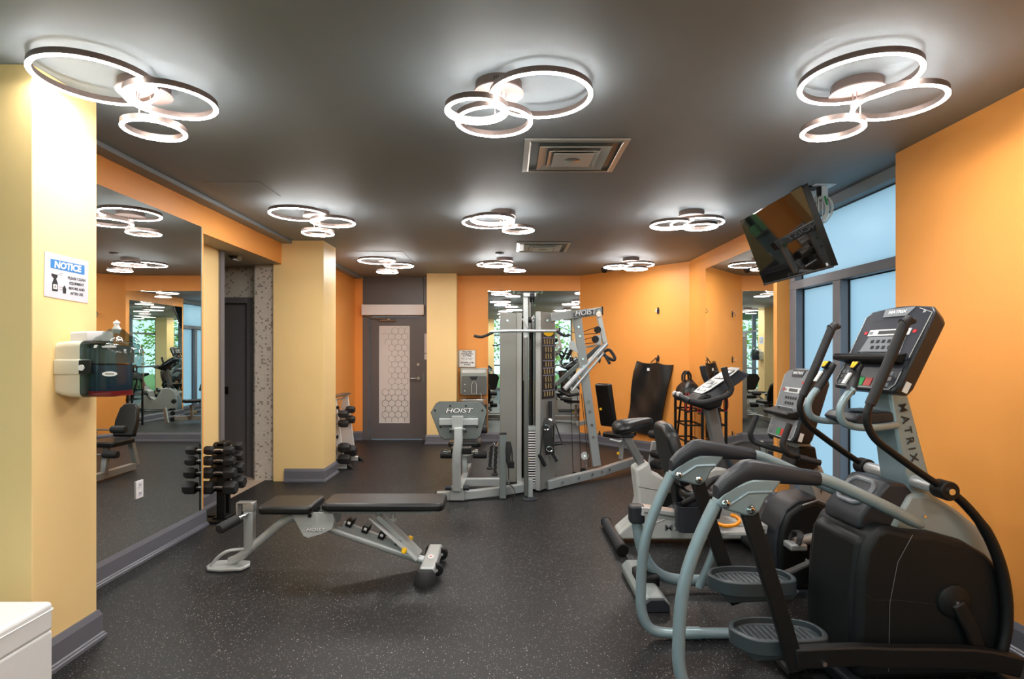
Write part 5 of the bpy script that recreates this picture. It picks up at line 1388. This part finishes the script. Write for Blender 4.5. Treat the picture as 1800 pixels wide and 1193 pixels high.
# ------------------------------------------------------------------ television and cables
tv = thing('television', 'black flat television tilted down from a ceiling bracket beside the frosted windows', 'television', (2.2, 4.55, CEIL))
YNR, YFA = 4.0, 5.075
tn, bnn = Vector((.5165 * YNR, 0, H0 + .2952 * YNR)), Vector((.5707 * YNR, 0, H0 + .1503 * YNR))
vdir = (tn - bnn); Ht = vdir.length
TM = frame((bnn.x, (YNR + YFA) / 2, bnn.z), (0, -1, 0), vdir)
hw = (YFA - YNR) / 2
build('cabinet', MB(TM).prism(rrect(-hw, hw, 0, Ht, .006, 2), -.045, 0, 'z', rrect(-hw + .02, hw - .02, .02, Ht - .02, .01, 2)), 'black', tv, .003)
build('screen', MB(TM).box(-hw + .008, hw - .008, .014, Ht - .008, .0, .0015), 'screen', tv, smooth=False)
build('bottom_bezel', MB(TM).box(-hw, hw, -.002, .012, -.01, .003), 'charcoal', tv, .001)
build('rating_sticker', MB(TM).box(hw - .06, hw - .035, .02, .042, .0016, .0024), 'white', tv)
build('rear_box', MB(TM).box(-.25, .25, .08, Ht - .12, -.085, -.04), 'black', tv, .01)
c = TM @ Vector((0, Ht * .6, -.09))
build('bracket_arm', MB().tube([c, c + Vector((.10, 0, .05)), Vector((c.x + .14, c.y, CEIL - .01))], .022, 12), 'black', tv)
build('bracket_plate', MB().box(c.x + .06, c.x + .22, c.y - .08, c.y + .08, CEIL - .012, CEIL), 'black', tv, .004)
cb = thing('ceiling_outlet', 'white ceiling outlet plate beside the television with hanging coiled cables', 'outlet', tuple(P(1447, 328, 4.46)))
c = P(1447, 327, 4.46)
build('plate', MB().box(c.x - .09, c.x + .07, 4.40, 4.53, CEIL - .008, CEIL), 'white_plastic', cb, .002)
build('plug', MB().box(c.x - .025, c.x + .03, 4.44, 4.49, CEIL - .10, CEIL - .008), 'white_plastic', cb, .008)
build('black_plug', MB().box(c.x - .045, c.x - .022, 4.44, 4.48, CEIL - .085, CEIL - .008), 'black', cb, .006)
rn = random.Random(9)
top = P(1446, 342, 4.45)
for i in range(7):
    w = rn.uniform(.035, .07); h = rn.uniform(.19, .25); dx = rn.uniform(-.035, .02); dy = rn.uniform(-.02, .02)
    pts = [(top.x + dx + w * math.sin(2 * math.pi * k / 16), top.y + dy + .02 * math.cos(2 * math.pi * k / 8), top.z - h * .5 + h * .5 * math.cos(2 * math.pi * k / 16)) for k in range(16)]
    build('cable_loop', MB().tube(pts, .0042, 6, closed=True), 'cable_white', cb)
build('cable_tie', MB().tube([top + Vector((-.0, -.03, -.02)), top + Vector((.015, -.04, -.09))], .007, 6), 'green', cb)
build('black_cord', MB().tube(spline([(c.x - .033, 4.46, CEIL - .08), (c.x - .05, 4.45, CEIL - .14), (c.x - .10, 4.47, CEIL - .12), (c.x - .17, 4.5, CEIL - .14)], 4), .004, 6), 'cable', cb)
bx_ = build('ceiling_junction', MB().box(P(1421, 0, 4.6).x, P(1431, 0, 4.6).x, 4.56, 4.64, CEIL - .05, CEIL), 'white_plastic', None, .004)
tag(bx_, 'small white junction box on the ceiling directly behind the television', 'junction box')

# ------------------------------------------------------------------ back wall things
sg = thing('rules_sign', 'framed white dress code sign on the orange wall above the drinking fountain', 'sign', tuple(P(821, 645, 9.64)))
a, b = P(805.5, 645.5, 9.645), P(836, 615, 9.645)
build('sign_frame', MB().box(a.x, b.x, 9.632, 9.65, a.z, b.z), 'steel', sg, .003)
build('sheet', MB().box(a.x + .022, b.x - .012, 9.630, 9.632, a.z + .012, b.z - .012), 'white', sg, smooth=False)
SM = frame(((a.x + b.x) / 2 + .005, 9.6295, (a.z + b.z) / 2), (1, 0, 0), (0, 0, 1))
text('headline', 'PROPER\nATHLETIC\nATTIRE', .038, SM @ Matrix.Translation((0, .082, 0)), 'print_black', sg, 1.18, 0, .0012, .0002, lead=.85)
text('message', 'MUST BE WORN\nAT ALL TIMES', .022, SM @ Matrix.Translation((0, -.003, 0)), 'print_grey', sg, 1.2, 0, .0003, .0002)
text('footer', 'PROPER GYM\nSHOES', .034, SM @ Matrix.Translation((0, -.085, 0)), 'print_black', sg, 1.1, 0, .001, .0002)
df = thing('drinking_fountain', 'stainless bottle filling station and drinking fountain on the orange back wall', 'fountain', tuple(P(834, 750, 9.6)))
F = lambda x, y, Y=9.6: P(x, y, Y)
a, b = F(809.5, 692), F(856.5, 646.5)
build('cabinet', MB().box(a.x, b.x, 9.54, 9.65, a.z, b.z), 'steel', df, .006)
a2, b2 = F(811, 694, 9.53), F(855, 660.5, 9.53)
build('recess', MB().prism(rrect(a2.x, b2.x, a2.z, b2.z, .03), 9.530, 9.541, 'y'), 'dark_steel', df)
a3, b3 = F(811.5, 656, 9.53), F(854, 649.5, 9.53)
build('spout_bar', MB().prism(rrect(a3.x, b3.x, a3.z, b3.z, .029), 9.525, 9.541, 'y'), 'vent_metal', df, .003)
build('nozzle', MB().prism([(F(826, 0).x, F(0, 661).z), (F(840, 0).x, F(0, 661).z), (F(837, 0).x, F(0, 666).z), (F(829, 0).x, F(0, 666).z)], 9.49, 9.535, 'y'), 'charcoal', df, .004)
bt = [(829, 692), (829, 676), (831, 671), (831.5, 669.5), (835, 669.5), (835.5, 671), (837.5, 676), (837.5, 692)]
build('bottle_print', MB().tube([(F(x, y, 9.53).x, 9.529, F(x, y, 9.53).z) for x, y in bt], .003, 5, closed=True), 'white', df)
for y in (676, 687): build('drop_print', MB().ball((F(817, y, 9.53).x, 9.529, F(0, y, 9.53).z), .014, 8), 'pale_panel', df)
bs = [(a.x, 9.65), (b.x, 9.65), (b.x, 9.38), (b.x - .06, 9.32), (a.x + .06, 9.32), (a.x, 9.38)]
zb = F(0, 700, 9.5).z
build('basin', MB().prism(bs, zb - .10, zb, 'z', None), 'steel', df, .01)
build('basin_bowl', MB().lathe([(.0001, zb + .001), (.13, zb + .001), (.14, zb + .004), (.145, zb + .001)], ((a.x + b.x) / 2, 9.46, 0), 28, sx=1.1, sy=.75), 'chrome', df)
bub = MB(); bub.tube(spline([(b.x - .10, 9.56, zb), (b.x - .10, 9.56, zb + .06), (b.x - .11, 9.53, zb + .08)], 3), .013, 8); build('bubbler', bub, 'handle_steel', df)
build('lower_panel', MB().box(a.x, b.x, 9.50, 9.65, F(0, 752, 9.55).z, zb - .10), 'dark_steel', df, .006)

# things on the angled wall
ad = (A1 - A0).normalized(); an = Vector((-ad.y, ad.x, 0)); an = an if an.y < 0 else -an
WP = lambda t_, z, off=0.0: A0 + (A1 - A0) * t_ + an * off + Vector((0, 0, z))


def t_at(px):
    q = (px - 893) / 1000; d = A1 - A0
    return (A0.x - q * A0.y) / (q * d.y - d.x)


def wall_hook(px, py, label):
    t_ = t_at(px); c = WP(t_, 0); z = H0 - (py - 620) * c.y / 1000
    o = thing('wall_hook', label, 'hook', tuple(WP(t_, z)))
    M = frame(WP(t_, z), ad, (0, 0, 1)); s_ = 1 if M.to_3x3().col[2].dot(an) > 0 else -1
    build('plate', MB(M).prism([(.022 * math.cos(k * .5236), .055 * math.sin(k * .5236)) for k in range(12)], 0, s_ * .008, 'z'), 'charcoal', o)
    build('ring', MB(M).tube([(.0, .03, s_ * .008), (0, .02, s_ * .05), (0, -.02, s_ * .06), (0, -.035, s_ * .03)], .008, 6), 'chrome', o)
    return o, t_, z


wall_hook(1157, 546, 'dark wall hook high on the angled orange wall above the hanging mat')
wall_hook(1054, 763, 'dark ring hook low on the angled orange wall near the floor')
wall_hook(1054, 632, 'dark wall hook at chest height near the corner of the angled wall')
wall_hook(1054, 552, 'dark wall hook high up near the corner of the angled wall')
o, t0, z0 = wall_hook(1157, 630, 'dark wall hook carrying the folded exercise mat')
mt = thing('exercise_mat', 'folded black vinyl exercise mat hanging from a hook on the orange wall', 'mat', tuple(WP(t0, .25, .05)))
tl, tr_, bl, br = (1121, 634), (1184, 641), (1106, 752), (1160, 770)
NX, NY = 16, 20
vs = []; rn = random.Random(2)


def wp_px(px, py, off):
    t_ = t_at(px); c = WP(t_, 0, 0); return WP(t_, H0 - (py - 620) * c.y / 1000, off)


for j in range(NY + 1):
    for i in range(NX + 1):
        u, v = i / NX, j / NY
        px = (1 - v) * ((1 - u) * tl[0] + u * tr_[0]) + v * ((1 - u) * bl[0] + u * br[0])
        py = (1 - v) * ((1 - u) * tl[1] + u * tr_[1] + 7 * math.exp(-((u - .58) / .16) ** 2) * -.55 + 3 * math.sin(math.pi * u)) + v * ((1 - u) * bl[1] + u * br[1])
        off = .055 + .03 * math.sin((u - .58) * 13 / (1 + v * 2)) * math.exp(-v * 1.3) + .022 * math.sin(7 * v + 6 * u) * v + .008 * math.sin(17 * v - 9 * u) * v + .04 * v * (1 - abs(u - .5))
        vs.append(wp_px(px, py, off))
m_ = MB(); W_ = NX + 1
front = list(vs); backv = [v - an * .035 for v in vs]
fs = []
for j in range(NY):
    for i in range(NX):
        a = j * W_ + i; fs.append((a, a + 1, a + W_ + 1, a + W_)); b = a + len(front); fs.append((b, b + W_, b + W_ + 1, b + 1))
per = [i for i in range(NX + 1)] + [j * W_ + NX for j in range(1, NY + 1)] + [NY * W_ + i for i in range(NX - 1, -1, -1)] + [j * W_ for j in range(NY - 1, 0, -1)]
L_ = len(front)
for k in range(len(per)): a, b = per[k], per[(k + 1) % len(per)]; fs.append((a, a + L_, b + L_, b))
m_.add(front + backv, fs); build('mat_body', m_, 'mat_vinyl', mt)
build('cord', MB().tube([wp_px(1149, 637, .07), wp_px(1157, 628, .05), wp_px(1159, 640, .07)], .008, 6), 'cable', mt)
q = wp_px(1146, 649, .095); build('care_tag', MB(frame(q, ad, (0, 0, 1))).box(-.02, .02, -.022, .022, -.004, .004), 'white', mt)
soc = P(1236, 752, 8.0); t_ = t_at(1204)

# metal rack in the corner with a bag and red bands
sr = thing('storage_rack', 'black open metal storage rack in the corner by the angled wall', 'rack', (2.44, 7.68, 0))
X0, X1, Y0, Y1 = 2.33, 2.55, 7.46, 7.92
for x in (X0, X1):
    for y in (Y0, Y1): build('post', MB().box(x - .015, x + .015, y - .015, y + .015, 0, .965), 'black', sr)
for z in (.10, .34, .55, .74, .955):
    s_ = MB()
    s_.box(X0, X1, Y0 - .008, Y0 + .008, z - .01, z + .01); s_.box(X0, X1, Y1 - .008, Y1 + .008, z - .01, z + .01); s_.box(X0 - .008, X0 + .008, Y0, Y1, z - .01, z + .01); s_.box(X1 - .008, X1 + .008, Y0, Y1, z - .01, z + .01)
    build('shelf_frame', s_, 'black', sr)
build('brace', MB().tube([(X0, Y1, .08), (X0, Y0 + .18, .95)], .014, 8), 'black', sr)
build('shelf_panel', MB().box(X0, X1, Y0, Y1, .95, .962), 'black', sr)
bg_ = thing('gym_bag', 'black weight bag with two loop handles lying on top of the metal rack', 'bag', (2.4, 7.62, .965))
secs = []
for x, h, w in ((2.30, .02, .16), (2.32, .10, .2), (2.38, .17, .21), (2.46, .19, .20), (2.52, .12, .19), (2.54, .03, .15)):
    secs.append([(x, 7.66 + w * math.cos(a), .965 + h * max(math.sin(a), 0) ** .8) for a in [math.pi * k / 10 for k in range(11)]])
build('bag_body', loft(secs), 'vinyl', bg_)
for y in (7.60, 7.70):
    build('loop_handle', MB().tube(spline([(2.36, y, 1.12), (2.36, y, 1.20), (2.40, y, 1.25), (2.44, y, 1.20), (2.44, y, 1.12)], 4), .014, 8), 'rubber', bg_)
for i, (x, y, l, lab) in enumerate(((2.345, 7.43, .22, 'red resistance band looped over the rack, short one'), (2.43, 7.435, .17, 'red resistance band bunched at the middle of the rack'), (2.50, 7.435, .24, 'long thin red resistance band hanging at the window side of the rack'))):
    rb_ = thing('resistance_band', lab, 'exercise band', (x, y, .95 - l), 'red bands on the rack')
    build('band_loop', MB().tube(spline([(x - .004, 7.50, .968), (x - .010, 7.465, .9705), (x - .016, 7.440, .968), (x - .022, y - .004, .935), (x - .028, y - .006, .95 - l * .7), (x, y - .006, .95 - l), (x + .028, y - .006, .95 - l * .7), (x + .022, y - .004, .935), (x + .016, 7.440, .968), (x + .010, 7.465, .9705), (x + .004, 7.50, .968)], 5), .006, 6), 'red', rb_)
    build('band_grip', MB().tube([(x - .02, y - .008, .95 - l), (x + .02, y - .008, .95 - l)], .012, 8), 'black', rb_)
ro_ = build('foam_roll', MB().lathe([(.0001, 0), (.035, .0), (.04, .01), (.04, .20), (.035, .21), (.0001, .21)], (2.44, 7.58, .151), 18, ax=(0, 1, 0)), 'cyan_plastic')
tag(ro_, 'small blue foam roll lying on the lowest shelf of the metal rack', 'foam roll')
